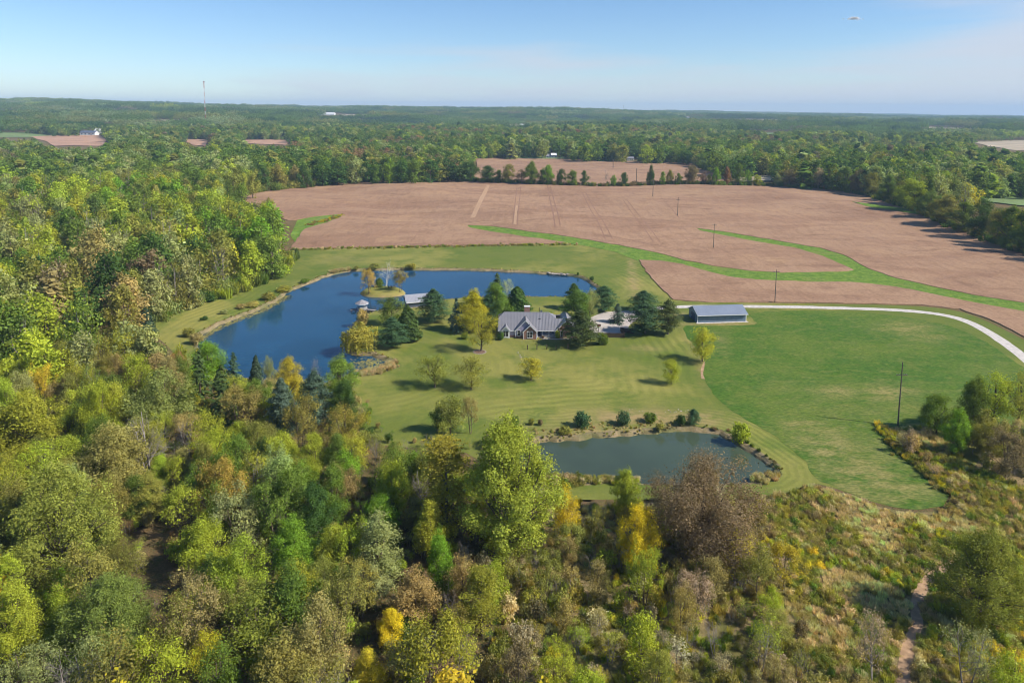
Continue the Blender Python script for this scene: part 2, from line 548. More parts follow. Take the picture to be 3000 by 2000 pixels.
M = dict(
    ground=mat_ground(), lawn=mat_lawn(), soy=mat_soy(), crop=mat_crop(), waterway=mat_waterway(),
    water=mat_water('blue_pond_water', (0.009, 0.050, 0.100), 0.07, 0.10), water2=mat_water('murky_pond_water', (0.050, 0.072, 0.046), 0.05, 0.05),
    bank=mat_bank(), meadow=mat_meadow(), leaf=mat_leaf(), bark=mat_bark('bark', (0.085, 0.065, 0.045), (0.19, 0.15, 0.115)),
    grey_bark=mat_bark('grey_bark', (0.20, 0.17, 0.145), (0.36, 0.32, 0.28)), white_bark=mat_bark('white_bark', (0.42, 0.40, 0.38), (0.66, 0.63, 0.6)),
    gravel=plain('white_gravel', (0.50, 0.46, 0.42), 0.95, 0.16, 0.9), concrete=plain('pale_concrete', (0.42, 0.375, 0.335), 0.9, 0.12, 0.25),
    brick=mat_brick(), lilac=mat_siding('lilac_siding', (0.335, 0.315, 0.44)), blue=mat_siding('blue_siding', (0.15, 0.22, 0.36)),
    white=plain('white_paint', (0.68, 0.68, 0.68), 0.55, 0.05), roof=plain('grey_metal_roof', (0.215, 0.213, 0.232), 0.45, 0.05, 0.4, 0.0, 0.5),
    shingle=plain('pale_shingle', (0.25, 0.24, 0.255), 0.8, 0.15, 2.5), barn_roof=plain('blue_grey_metal_roof', (0.205, 0.24, 0.305), 0.4, 0.05, 0.4, 0, 0.5),
    barn_wall=mat_siding('slate_metal_siding', (0.15, 0.215, 0.275), 0.3, 'X', 0.5), glass=plain('dark_window_glass', (0.018, 0.022, 0.03), 0.06, 0.2, 2, 0, 0.6),
    wood_dark=plain('dark_stained_wood', (0.075, 0.05, 0.035), 0.85, 0.3, 4), wood_grey=plain('weathered_grey_wood', (0.27, 0.235, 0.215), 0.9, 0.2, 4),
    pole=plain('weathered_pole_wood', (0.115, 0.095, 0.08), 0.9, 0.25, 2), slate=plain('dark_slate_siding', (0.085, 0.105, 0.145), 0.75, 0.1, 3),
    black=plain('black_paint', (0.02, 0.02, 0.022), 0.5, 0.1), mulch=plain('brown_mulch', (0.16, 0.10, 0.07), 0.95, 0.35, 4),
    stone=plain('pale_stone', (0.34, 0.305, 0.265), 0.9, 0.3, 2.5), soil=plain('bare_soil', (0.37, 0.24, 0.14), 0.95, 0.25, 0.8),
    track=plain('flattened_crop', (0.235, 0.13, 0.085), 0.95, 0.2, 1.0), straw=plain('yellow_stubble', (0.385, 0.245, 0.145), 0.95, 0.2, 1.0),
    red=plain('red_mast_paint', (0.42, 0.05, 0.03), 0.6, 0.1), far_soil=plain('bare_brown_field', (0.40, 0.235, 0.15), 0.95, 0.12, 0.03), far_grass=plain('pale_green_field', (0.15, 0.21, 0.07), 0.95, 0.15, 0.02),
    pale_field=plain('pale_stubble_field', (0.38, 0.31, 0.21), 0.95, 0.15, 0.02), insul=plain('grey_insulator', (0.3, 0.3, 0.3), 0.3, 0.1))
# ------------------------------------------------------------------ the land
POND1_PX = [(982,797),(940,812),(906,826),(852,845),(820,868),(790,888),(725,915),(660,938),(610,962),(574,985),(575,1010),(610,1050),(680,1090),(770,1115),(880,1122),(980,1115),
            (1047,1100),(1100,1093),(1150,1078),(1153,1062),(1130,1048),(1098,1036),(1060,1035),(1022,1030),(1010,1012),(1016,985),(1030,960),(1046,938),(1062,924),(1082,912),(1130,905),(1190,903),(1262,893),(1298,876),
            (1344,871),(1440,868),(1543,867),(1650,868),(1715,862),(1752,851),(1748,838),(1728,822),(1693,806),(1640,800),(1590,798),(1536,794),(1383,787),(1230,787),(1110,786),(1034,790)]
POND2_PX = [(1500,1295),(1566,1286),(1700,1277),(1850,1264),(1950,1256),(2000,1252),(2064,1254),(2134,1273),(2191,1311),(2250,1346),(2274,1376),(2270,1398),(2198,1408),
            (2100,1415),(1950,1414),(1850,1407),(1780,1406),(1700,1412),(1612,1404),(1530,1385),(1480,1340)]
ISLAND_PX = [(1050,857),(1056,849),(1075,842),(1110,838),(1150,839),(1185,846),(1193,853),(1187,860),(1150,866),(1110,868),(1070,865)]
WATER_Z = -0.7
pond1 = world_loop(POND1_PX, 2, 2.0)
pond2 = world_loop(POND2_PX, 2, 1.6)
island = world_loop(ISLAND_PX, 2, 1.2)
rngG = np.random.default_rng(5)
def wiggle(loop, a):
    n = len(loop); ph = rngG.uniform(0, 6.28, 6)
    s = np.arange(n) / n * 2 * math.pi
    return offset_loop(loop, a * sum(np.sin(s * k + p) for k, p in zip((23, 41, 67, 90, 31, 57), ph)) / 2.2)
pond1 = wiggle(pond1, 0.35); pond2 = wiggle(pond2, 0.3)
hole1 = offset_loop(pond1, 1.0); hole2 = offset_loop(pond2, 0.95)

# broad sheet to the horizon
def make_ground():
    ang = np.radians(np.concatenate([np.arange(-180, -52, 6.0), np.arange(-52, 52.01, 0.8), np.arange(58, 180, 6.0)]))
    rad = np.concatenate([np.linspace(12, 60, 5), 60 * np.exp(np.linspace(0.03, math.log(14500 / 60.0), 300))])
    A, R = np.meshgrid(ang, rad)
    x, y = (R * np.sin(A)).ravel(), (R * np.cos(A)).ravel()
    z = height(x, y)
    P = np.stack([x, y], 1)
    for loop in (pond1, pond2):
        near = (x > loop[:, 0].min() - 20) & (x < loop[:, 0].max() + 20) & (y > loop[:, 1].min() - 20) & (y < loop[:, 1].max() + 20)
        idx = np.where(near)[0]
        ins = inpoly(P[idx], loop) | (dist_to(P[idx], [np.vstack([loop, loop[:1]])]) < 4.5)
        z[idx[ins]] -= 2.6
    na, nr = len(ang), len(rad)
    V = np.vstack([np.stack([x, y, z], 1), [[0, 0, 0]]])
    faces = []
    for i in range(nr - 1):
        for j in range(na):
            k = (j + 1) % na
            faces.append((i * na + j, (i + 1) * na + j, (i + 1) * na + k, i * na + k))
    for j in range(na): faces.append((len(V) - 1, j, (j + 1) % na))
    me = bpy.data.meshes.new('ground')
    me.from_pydata(V.tolist(), [], [f[::-1] for f in faces])
    me.shade_smooth()
    me.materials.append(M['ground'])
    o = link_mesh('ground', me)
    return tag(o, 'brown leaf-littered ground running out to the wooded horizon', kind='structure')
make_ground()

def sheet(name, outer, mat, off, step, holes=(), label=None, skirt=0.0, attrs=None, parent=None, zfun=None, jitter=0.35):
    rng = np.random.default_rng(len(outer) + int(step * 10))
    loops = [np.asarray(outer, float)] + [np.asarray(h, float) for h in holes]
    mn, mx = loops[0].min(0), loops[0].max(0)
    gx, gy = np.meshgrid(np.arange(mn[0], mx[0], step), np.arange(mn[1], mx[1], step))
    g = np.stack([gx.ravel(), gy.ravel()], 1) + rng.uniform(-jitter, jitter, (gx.size, 2)) * step
    keep = inpoly(g, loops[0])
    for h in loops[1:]: keep &= ~inpoly(g, h)
    g = g[keep]
    g = g[dist_to(g, [np.vstack([L, L[:1]]) for L in loops]) > step * 0.45]
    pts, edges = [], []
    for L in loops:
        o = len(pts)
        pts += [Vector(p) for p in L]
        edges += [(o + i, o + (i + 1) % len(L)) for i in range(len(L))]
    nb = len(pts)
    pts += [Vector(p) for p in g]
    v, e, f, ov, oe, of = delaunay_2d_cdt(pts, edges, [], 0, 1e-4)
    v = np.array([tuple(p) for p in v]); f = np.array([t for t in f if len(t) == 3])
    cen = v[f].mean(1)
    keep = inpoly(cen, loops[0])
    for h in loops[1:]: keep &= ~inpoly(cen, h)
    f = f[keep]
    z = height(v[:, 0], v[:, 1]) + off
    if zfun is not None: z = z + zfun(v)
    verts = np.column_stack([v, z]).tolist()
    faces = [tuple(int(i) for i in t) for t in f]
    a = v[f]
    flip = np.cross(a[:, 1] - a[:, 0], a[:, 2] - a[:, 0]) < 0
    faces = [t[::-1] if fl else t for t, fl in zip(faces, flip)]
    if skirt:
        cnt = {}
        for t in faces:
            for i in range(3):
                k = (t[i], t[(i + 1) % 3]); cnt[k] = 1
        bd = [k for k in cnt if (k[1], k[0]) not in cnt]
        low = {}
        for k in bd:
            for i in k:
                if i not in low:
                    low[i] = len(verts)
                    verts.append([verts[i][0] + rng.normal(0, .1), verts[i][1] - .8 * skirt, verts[i][2] - skirt])
        faces += [(k[1], k[0], low[k[0]], low[k[1]]) for k in bd]
    me = bpy.data.meshes.new(name)
    me.from_pydata(verts, [], faces)
    me.materials.append(mat)
    me.shade_smooth() if not skirt else None
    if attrs:
        vv = np.array(verts)[:, :2]
        for an, fn in attrs.items():
            at = me.attributes.new(an, 'FLOAT', 'POINT')
            at.data.foreach_set('value', np.asarray(fn(vv), np.float32))
    o = link_mesh(name, me, parent)
    if label: o['label'] = label
    if parent is None: o['kind'] = 'structure'
    return o

def blobs(spots):
    """soft patches of worn ground: (px, py, rx_px, ry_px, amount) in the photo, turned into ground ellipses"""
    W = []
    for px, py, rx, ry, am in spots:
        c = np.array(G(px, py)); ax = np.array(G(px + rx, py)) - c; ay = np.array(G(px, py - ry)) - c
        W.append((c, np.linalg.inv(np.stack([ax, ay], 1)), am))
    def fn(v):
        d = np.zeros(len(v))
        for c, inv, am in W:
            q = (v - c) @ inv.T
            d = np.maximum(d, am * np.exp(-(q ** 2).sum(1)))
        return d
    return fn

CROP_PX = [(1998,952),(2060,953),(2130,954),(2225,953),(2205,934),(2190,919),(2300,909),(2400,909),(2500,914),(2600,922),(2700,937),(2790,957),(2870,990),(2940,1035),(3020,1092),(3150,1190),(3150,1260),(2900,1240),(2708,1238),
           (2628,1247),(2587,1253),(2612,1293),(2689,1363),(2746,1408),(2778,1440),(2775,1472),(2733,1494),(2625,1491),(2542,1459),(2446,1424),(2385,1404),
           (2376,1383),(2363,1357),(2325,1319),(2255,1268),(2166,1220),(2096,1166),(2060,1108),(2068,1056),(2045,1025),(2012,990)]
def edged(px, it=1, step=2.5): return resample(smooth_loop([G(*p) for p in px], it), step)
crop = edged(CROP_PX); crop = crop + np.random.default_rng(8).normal(0, .22, crop.shape)
LAWN_PX = [(400,950),(470,912),(545,882),(620,856),(695,830),(765,797),(805,778),(825,755),(850,730),(1000,728),(1200,724),(1400,721),(1660,714),(1760,722),(1840,742),(1880,765),(1900,800),(1945,850),(1975,880),
           (2040,885),(2270,888),(2500,891),(2690,896),(2800,908),(2880,935),(3000,995),(3150,1080),(3180,1300),(2900,1300),(2778,1475),(2625,1496),(2446,1428),(2376,1412),(2310,1446),(2200,1462),(2050,1465),(1850,1462),(1700,1464),
           (1560,1462),(1440,1420),(1400,1330),(1250,1310),(1110,1310),(1040,1250),(1000,1190),(900,1195),(760,1165),(630,1125),(530,1060),(480,1000)]
lawn_out = edged(LAWN_PX, 1, 3.0)
crop_line = np.vstack([crop, crop[:1]]); p1l = np.vstack([pond1, pond1[:1]]); p2l = np.vstack([pond2, pond2[:1]])
lawn_dry = blobs([(1870,1225,190,26,1.0),(1990,1228,130,22,1.0),(1700,1262,160,14,0.9),(1850,800,9,50,0.9),(1865,845,8,30,0.9),(2062,1075,12,45,0.9),(2090,952,110,10,0.8),(2030,985,14,35,0.8),(1885,1020,60,8,0.5),(1273,1137,16,4,0.8),(1385,1140,18,4,0.7),(1557,1112,14,3,0.6),(1990,925,40,9,0.7),(1010,760,80,10,0.25),(1530,1050,20,8,0.4),(1560,995,110,5,0.35)])
def stripe_amt(v):
    a = blobs([(2260,1300,140,110,1.0),(2150,1230,120,40,1.0),(1950,1000,90,60,1.2),(1600,1180,420,90,0.75),(620,900,260,60,0.7),(1860,780,60,60,0.7),(1180,960,60,60,0.4)])(v)
    return np.clip(a + 0.15, 0, 1)
def mow_edge(v):
    d2 = dist_to(v, [p2l])
    return np.where(d2 < 13, d2 * 1.75, dist_to(v, [crop_line, p1l, p2l]))
sheet('lawn', lawn_out, M['lawn'], 0.03, 2.6, (hole1, hole2), 'wide mown lawn around both ponds and the house',
      attrs=dict(edge=mow_edge, dry=lawn_dry, stripe=stripe_amt))
sheet('crop_field', crop, M['crop'], 0.06, 3.0, (), 'deep green forage field with tan dry patches beside the driveway',
      attrs=dict(dry=blobs([(2450,1147,70,16,1.2),(2610,1150,75,24,1.3),(2350,1250,60,28,1.1),(2420,1310,90,60,1.1),(2530,1400,150,70,1.1),(2640,1440,110,40,1.0),(2500,1330,110,50,.8),(2650,960,80,16,1.1),(2720,985,70,18,0.8),(2480,1200,150,40,0.3),(2290,1130,60,15,0.5),(2110,1000,26,40,0.6),(2650,1200,90,12,0.5)])))

MEADOW_PX = [(1640,1490),(1900,1468),(2195,1470),(2310,1452),(2385,1428),(2540,1470),(2625,1500),(2735,1503),(2790,1475),(2795,1440),(2700,1350),(2600,1252),(2700,1240),(2900,1250),(3200,1270),(3500,1800),(3500,2700),(1500,2700),(1500,2000),(1560,1700)]
sheet('meadow', resample(smooth_loop([G(*p) for p in MEADOW_PX], 1), 4.0), M['meadow'], 0.015, 7.0, (), 'rough straw and olive meadow floor at the lower right')

# soybean fields stand knee-high above the ground
SOY_A = [(689,571),(731,559),(860,546),(1000,538),(1149,536),(1349,530),(1468,535),(1638,543),(1808,544),(2000,538),(2287,543),(2430,551),(2526,565),(2622,589),(2672,610),(2732,636),(2837,672),(2932,708),(3000,727),(3200,790),
         (3200,925),(3000,888),(2956,881),(2861,867),(2717,836),(2622,814),(2540,786),(2478,750),(2406,728),(2287,707),(2143,683),(2041,669),(2048,676),(2191,704),(2335,728),(2406,750),(2469,776),(2505,794),
         (2478,795),(2383,798),(2268,798),(2191,793),(2096,781),(2000,762),(1935,743),(1808,718),(1680,696),(1553,679),(1446,664),(1370,660),(1376,668),(1468,684),(1574,699),(1663,712),(1500,716),(1300,718),(1000,725),(848,731),
         (868,705),(890,672),(950,655),(1005,634),(1000,628),(930,634),(850,648),(790,622),(720,592)]
SOY_B = [(1872,762),(1940,765),(2000,775),(2072,796),(2143,813),(2239,822),(2383,827),(2478,827),(2574,834),(2670,849),(2765,870),(2861,889),(2956,906),(3000,913),(3200,950),(3200,1100),(3000,985),(2890,932),(2810,906),(2690,893),(2500,888),(2270,885),(2100,886),(2030,884),(1972,878),(1939,848),(1895,800)]
def edged0(px, step): return resample([G(*p) for p in px], step)
soyA = edged0(SOY_A, 5.0); soyB = edged0(SOY_B, 3.0)
rr = np.random.default_rng(3)
soyA = soyA + rr.normal(0, 0.35, soyA.shape); soyB = soyB + rr.normal(0, 0.25, soyB.shape)
soy_obj = sheet('soybean_field', soyA, M['soy'], 0.3, 9.0, (), 'broad ripe brown soybean field beyond the long pond', skirt=.22)
sheet('soybean_field', soyB, M['soy'], 0.3, 5.0, (), 'narrow brown soybean strip between driveway and grass waterway', skirt=.22)
WAY = [(1360,655),(1446,660),(1553,675),(1680,692),(1808,714),(1935,739),(2000,758),(2096,777),(2191,789),(2300,794),(2400,794),(2470,790),(2450,768),(2400,748),(2330,727),(2191,703),(2041,675),(2036,664),(2143,678),(2287,702),(2406,723),(2478,745),(2545,782),(2622,809),(2717,831),(2861,862),(3000,883),(3200,915),
       (3200,955),(3000,918),(2861,894),(2765,875),(2670,854),(2574,839),(2478,832),(2383,832),(2239,827),(2143,818),(2072,801),(2000,780),(1930,770),(1860,762),(1800,738),(1700,718),(1574,704),(1468,689),(1365,672)]
sheet('grass_waterway', edged0(WAY, 4.0), M['waterway'], 0.12, 5.0, (), 'bright green forked grass strip winding between brown soybean fields')
sheet('grass_strip', edged0([(866,712),(885,676),(950,657),(1012,634),(1004,626),(930,632),(872,643),(850,690)], 4.0), M['waterway'], 0.1, 6.0, (), 'yellow green weedy wedge reaching into the soybean field from the woods')
sheet('grass_strip', edged0([(2496,592),(2560,600),(2650,612),(2740,630),(2720,634),(2620,618),(2540,606)], 5.0), M['waterway'], 0.4, 8.0, (), 'thin olive weedy strip inside the far right of the soybean field')

def ribbon(name, px, width, mat, off, parent=None, label=None, kind=None, world=None):
    L = smooth_line([G(*p) for p in px] if world is None else world, 2)
    L = resample(L, 3.0, closed=False)
    t = np.gradient(L, axis=0); t /= np.hypot(t[:, 0], t[:, 1])[:, None]
    nn = np.stack([-t[:, 1], t[:, 0]], 1)
    w = np.asarray(width, float) if np.ndim(width) else np.full(len(L), width)
    if name == 'driveway': w = w + np.random.default_rng(4).normal(0, .16, len(L))
    if len(w) != len(L): w = np.interp(np.linspace(0, 1, len(L)), np.linspace(0, 1, len(w)), w)
    rows = []
    for s in (-1, -0.33, 0.33, 1): rows.append(L + nn * (w[:, None] / 2 * s))
    V, Fs = [], []
    for i in range(len(L)):
        for r in rows: V.append((r[i, 0], r[i, 1], float(height(*r[i])) + off))
    for i in range(len(L) - 1):
        for j in range(3): Fs.append((i * 4 + j, i * 4 + j + 1, i * 4 + 5 + j, i * 4 + 4 + j))
    me = bpy.data.meshes.new(name); me.from_pydata(V, [], [f[::-1] for f in Fs]); me.materials.append(mat); me.validate()
    o = link_mesh(name, me, parent)
    return tag(o, label, kind=kind)

z4 = lambda x, y: (1000 + x / 2.352, 250 + y / 2.352)
for pr, w in (([(1210,700),(1195,830),(1180,970)], .55), ([(1236,700),(1224,830),(1212,970)], .55), ([(1420,690),(1447,830),(1474,985)], .8), ([(1441,700),(1476,830),(1509,972)], .8), ([(1660,740),(1730,880),(1820,1062)], .6), ([(1682,740),(1770,890),(1868,1062)], .6),
              ([(1940,790),(2040,930),(2150,1082)], .5), ([(1966,790),(2080,930),(2196,1086)], .5), ([(2235,810),(2290,870),(2330,920)], .5), ([(1720,1022),(1900,1050),(2080,1090),(2300,1130)], .6), ([(480,1075),(520,1030),(545,1000)], .4)):
    ribbon('wheel_track', [z4(*p) for p in pr], w, M['track'], 0.36, soy_obj)
ribbon('wheel_track', [z4(1012,690), z4(960,800), z4(905,915)], 3.2, M['straw'], 0.34, soy_obj)
ribbon('wheel_track', [z4(860,960), z4(1000,940), z4(1100,945)], 1.2, M['straw'], 0.34, soy_obj)
ribbon('wheel_track', [z4(1210,830), z4(1200,900), z4(1195,960)], 1.6, M['straw'], 0.33, soy_obj)

# driveway, parking pad
ribbon('driveway', [(1838,925),(1900,907),(1960,899),(2100,897.5),(2300,898.5),(2500,903.5),(2640,908.5),(2750,919),(2830,938),(2900,975),(2960,1016),(3010,1055),(3120,1150)], 3.5, M['gravel'], 0.06, label='pale gravel driveway curving past the metal barn', kind='structure')
sheet('parking_pad', resample([G(*p) for p in [(1729,931),(1769,914),(1850,910),(1900,902),(1925,907),(1880,925),(1842,955),(1838,976),(1745,980),(1715,955)]], 2.0), M['concrete'], 0.08, 4.0, (), 'pale concrete parking pad beside the house')
ribbon('soil_track', [(2068,1060),(2058,1085),(2062,1110)], 1.2, M['soil'], 0.05, label='worn earth line at the lawn edge below the yellow tree', kind='structure')

# ponds: water, banks, island
def water_sheet(name, loop, mat, label):
    o = sheet(name, offset_loop(loop, 0.6), mat, WATER_Z, 9.0, (), label)
    return o
water_sheet('pond_water', pond1, M['water'], 'long deep blue pond with a small island')
water_sheet('pond_water', pond2, M['water2'], 'smaller murky green pond below the lawn')
def bank(name, outer, inner, label):
    n = min(len(outer), len(inner))
    V, Fs = [], []
    rg = np.random.default_rng(n)
    for i in range(n):
        a, b = outer[i], inner[i]
        for k, (t, z) in enumerate(((0, 0.045), (0.35, -0.06), (0.65, -0.42), (1.0, -1.15))):
            p = a * (1 - t) + b * t
            V.append((p[0], p[1], z + (rg.normal(0, 0.07) if k in (1, 2) else 0)))
    for i in range(n):
        j = (i + 1) % n
        for k in range(3): Fs.append((i * 4 + k, j * 4 + k, j * 4 + k + 1, i * 4 + k + 1))
    me = bpy.data.meshes.new(name); me.from_pydata(V, [], Fs); me.materials.append(M['bank'])
    o = link_mesh(name, me)
    o['label'] = label; o['kind'] = 'structure'
    return o
bank('pond_bank', offset_loop(hole1, 0.25), offset_loop(pond1, -0.9), 'tan eroded bank ringing the long pond')
bank('pond_bank', offset_loop(hole2, 0.25), offset_loop(pond2, -0.9), 'tan eroded bank ringing the smaller pond')
isl_c = island.mean(0)
isl_o = sheet('island', island, M['lawn'], -1.1, 1.0, (), 'small grassy island in the long pond',
              zfun=lambda v: 2.1 * np.clip(dist_to(v, [np.vstack([island, island[:1]])]) / 2.6, 0, 1) ** 0.7, attrs=dict(edge=lambda v: np.zeros(len(v)), dry=lambda v: 1.3 * np.exp(-dist_to(v, [np.vstack([island, island[:1]])]) / 0.9), stripe=lambda v: np.zeros(len(v))))

# far fields seen between the woods
FAR = dict(
    F2=([(1393,462),(1595,466),(1850,474),(2029,480),(2060,497),(2118,518),(2140,531),(2000,534),(1810,541),(1638,539),(1480,531),(1385,524),(1400,500)], 'soy', 'second brown soybean field behind the hedgerow'),
    FL1=([(-60,388),(0,389),(60,388),(170,396),(100,404),(0,403),(-60,403)], 'far_grass', 'pale green far field at the far left'),
    FL2=([(88,401),(165,398),(300,397),(312,412),(300,429),(160,429),(138,416)], 'far_soil', 'bare brown far field below the white barn'),
    FL3=([(525,405),(612,407),(602,429),(562,425)], 'far_soil', 'bare brown far field among trees under the radio mast'),
    FL4=([(715,407),(850,409),(840,426),(722,420)], 'far_soil', 'bare brown far field right of the radio mast'),
    FR1=([(2830,416),(3000,412),(3080,412),(3080,444),(2960,441),(2900,430)], 'pale_field', 'pale far field at the right edge among woods'),
    FR2=([(2782,577),(2900,579),(3000,581),(3100,584),(3100,612),(3000,606),(2900,594),(2800,590)], 'far_grass', 'light green field behind the right hedgerow'),
    FR3=([(2150,514),(2272,514),(2280,532),(2170,533)], 'pale_field', 'small tan field behind shrubs along the soybean field'),
    FH1=([(2030,350),(2290,351),(2300,356),(2040,355)], 'pale_field', 'thin pale field far off near the right horizon'),
    FH2=([(1478,366),(1552,365),(1552,372),(1490,372)], 'pale_field', 'thin pale field far off in the middle woods'),
    FR4=([(2478,409),(2600,411),(2717,417),(2700,421),(2560,416)], 'pale_field', 'thin tan field far off in the right woods'),
    FH3=([(-40,325),(70,325),(64,330),(-40,330)], 'far_soil', 'thin brown field on the far left hills'), FH4=([(470,351),(530,352),(522,357),(478,356)], 'pale_field', 'thin pale clearing left of the radio mast'),
    FH5=([(1000,336),(1075,336),(1070,340),(1004,340)], 'pale_field', 'thin pale field near the horizon behind the long white roof'), FH6=([(2180,388),(2300,390),(2290,394),(2190,393)], 'far_grass', 'thin green clearing in the right woods'), FH7=([(2700,372),(2860,376),(2850,381),(2710,378)], 'pale_field', 'thin pale field in the far right woods'),
    FY=([(1520,458),(1660,462),(1665,467),(1595,467),(1510,465)], 'far_grass', 'green yard around the far white house'))
for k, (px, mt, lb) in FAR.items():
    L = [G(*p) for p in px]
    st = max(8.0, np.ptp(np.array(L)[:, 1]) / 24)
    sheet('far_field', resample(L, st), M[mt], 0.8, st * 1.3, (), lb)
# ------------------------------------------------------------------ tree kinds (meshes shared by the copies)
def unit(v): return v / np.maximum(np.linalg.norm(v, axis=-1, keepdims=True), 1e-9)

class Tree:
    def __init__(self, seed):
        self.r = np.random.default_rng(seed)
        self.lp, self.ln, self.ls, self.lt, self.lh = [], [], [], [], []
        self.wv, self.wf = [], []
    # leaves
    def leaves(self, pos, nrm, size, tone, hue):
        n = len(pos)
        self.lp.append(pos); self.ln.append(nrm)
        self.ls.append(np.broadcast_to(size, (n,)) * np.clip(np.exp(self.r.normal(-.05, .38, n)), .4, 2.2))
        self.lt.append(np.broadcast_to(tone, (n,)) * self.r.uniform(0.85, 1.15, n)); self.lh.append(np.clip(np.broadcast_to(hue, (n,)) + self.r.normal(0, 0.08, n), 0, 1))
    def clump(self, cs, out, n, spread, size, flat=0.7, rnd=0.55, up=0.45, tv=0.22):
        cs = np.asarray(cs, float); k = len(cs)
        if k == 0: return
        tone = np.repeat(self.r.uniform(1 - tv, 1 + tv, k), n); hue = np.repeat(self.r.beta(1.2, 2.2, k), n)
        off = self.r.normal(0, 1, (k * n, 3)) * np.array([1, 1, flat]) * np.repeat(np.broadcast_to(spread, (k,)), n)[:, None]
        pos = np.repeat(cs, n, 0) + off
        nrm = unit(np.repeat(np.asarray(out, float), n, 0) * 0.7 + unit(off) * 0.35 + np.array([0, 0, up]) + self.r.normal(0, rnd, (k * n, 3)))
        self.leaves(pos, nrm, size, tone, hue)
    def lobe(self, c, rad, nclump, nleaf, spread, size, shell=0.72, flat=0.75, cut=-0.45, **kw):
        d = unit(self.r.normal(0, 1, (nclump * 2, 3)))
        d = d[(d[:, 2] > cut) | (self.r.random(len(d)) < 0.25)][:nclump]
        rr_ = (shell + (1 - shell) * self.r.random(len(d)))[:, None]
        rr_ = np.where(self.r.random((len(d), 1)) < 0.12, rr_ * self.r.uniform(1.0, 1.2, (len(d), 1)), rr_)
        self.clump(np.asarray(c) + d * np.asarray(rad) * rr_, d, nleaf, spread, size, flat, **kw)
    # wood
    def limb(self, pts, radii, n=5):
        pts = [np.asarray(p, float) for p in pts]
        o = len(self.wv)
        for i, p in enumerate(pts):
            d = unit(pts[min(i + 1, len(pts) - 1)] - pts[max(i - 1, 0)])
            a = unit(np.cross(d, [0, 0, 1.0] if abs(d[2]) < 0.9 else [1.0, 0, 0])); b = np.cross(d, a)
            for k in range(n):
                t = 2 * math.pi * k / n
                self.wv.append(p + (a * math.cos(t) + b * math.sin(t)) * radii[i])
        for i in range(len(pts) - 1):
            for k in range(n):
                self.wf.append((o + i * n + k, o + i * n + (k + 1) % n, o + (i + 1) * n + (k + 1) % n, o + (i + 1) * n + k))
    def bend(self, a, b, r0, r1, n=4, sag=0.12, sides=5):
        a, b = np.asarray(a, float), np.asarray(b, float)
        L = np.linalg.norm(b - a)
        k = self.r.normal(0, sag * L, 3); k[2] = abs(k[2]) * 0.3 - sag * L * 0.5
        t = np.linspace(0, 1, n)
        pts = a + (b - a) * t[:, None] + k * (4 * t * (1 - t))[:, None] * 0.5
        self.limb(pts, r0 + (r1 - r0) * t, sides)
    def grow(self, p, d, L, r, depth, tips, spread=0.55, kids=(2, 4), up=0.15):
        q = p + d * L
        self.bend(p, q, r, r * 0.6, 3, 0.06, 4 if r > 0.05 else 3)
        if depth == 0:
            tips.append((q, d)); return
        for _ in range(self.r.integers(*kids)):
            nd = unit(d + self.r.normal(0, spread, 3) + np.array([0, 0, up]))
            self.grow(p + d * L * self.r.uniform(0.55, 1.0), nd, L * self.r.uniform(0.55, 0.85), r * 0.55, depth - 1, tips, spread, kids, up)
    # meshes
    def leaf_arrays(self):
        if not self.lp: return np.zeros((0, 3)), np.zeros(0), np.zeros(0)
        p, nr, s = np.vstack(self.lp), np.vstack(self.ln), np.concatenate(self.ls)
        u = unit(np.cross(nr, self.r.normal(0, 1, p.shape))); v = np.cross(nr, u)
        s = s[:, None]
        extra = None
        if hasattr(self, 'blades'):
            b0, b1, bw, bt, bh_ = self.blades
            sd = unit(np.cross(b1 - b0, self.r.normal(0, 1, b0.shape))) * bw[:, None]
            extra = (np.stack([b0 - sd, b0 + sd, b1 + sd * .35, b1 - sd * .35], 1).reshape(-1, 3), np.repeat(bt, 4), np.repeat(bh_, 4))
        q = np.stack([p - u * s * 0.62, p + v * s * 0.42 + nr * s * 0.08, p + u * s * 0.62, p - v * s * 0.42 + nr * s * 0.08], 1).reshape(-1, 3)
        T_, H_ = np.repeat(np.concatenate(self.lt), 4), np.repeat(np.concatenate(self.lh), 4)
        if extra: q, T_, H_ = np.vstack([q, extra[0]]), np.r_[T_, extra[1]], np.r_[H_, extra[2]]
        return q, T_, H_
    def crown_mesh(self, name):
        q, t, h = self.leaf_arrays()
        me = bpy.data.meshes.new(name)
        fill(me, q, np.arange(len(q)).reshape(-1, 4), [M['leaf']], None, t, h)
        return me
    def wood_mesh(self, name, mat):
        me = bpy.data.meshes.new(name)
        fill(me, np.array(self.wv), np.array(self.wf), [mat])
        return me
    def joint_mesh(self, name, mat):
        q, t, h = self.leaf_arrays()
        w = np.array(self.wv).reshape(-1, 3); wf = np.array(self.wf, int).reshape(-1, 4)
        me = bpy.data.meshes.new(name)
        fill(me, np.vstack([q, w]), np.vstack([np.arange(len(q)).reshape(-1, 4), wf + len(q)]), [M['leaf'], mat], np.r_[np.zeros(len(q) // 4, int), np.ones(len(wf), int)], np.r_[t, np.ones(len(w))], np.r_[h, np.zeros(len(w))])
        return me
    def size(self):
        P = np.vstack(self.lp) if self.lp else np.array(self.wv)
        return max(np.percentile(np.hypot(P[:, 0], P[:, 1]), 96) * 2.0, 0.3), float(np.percentile(P[:, 2], 99.7))

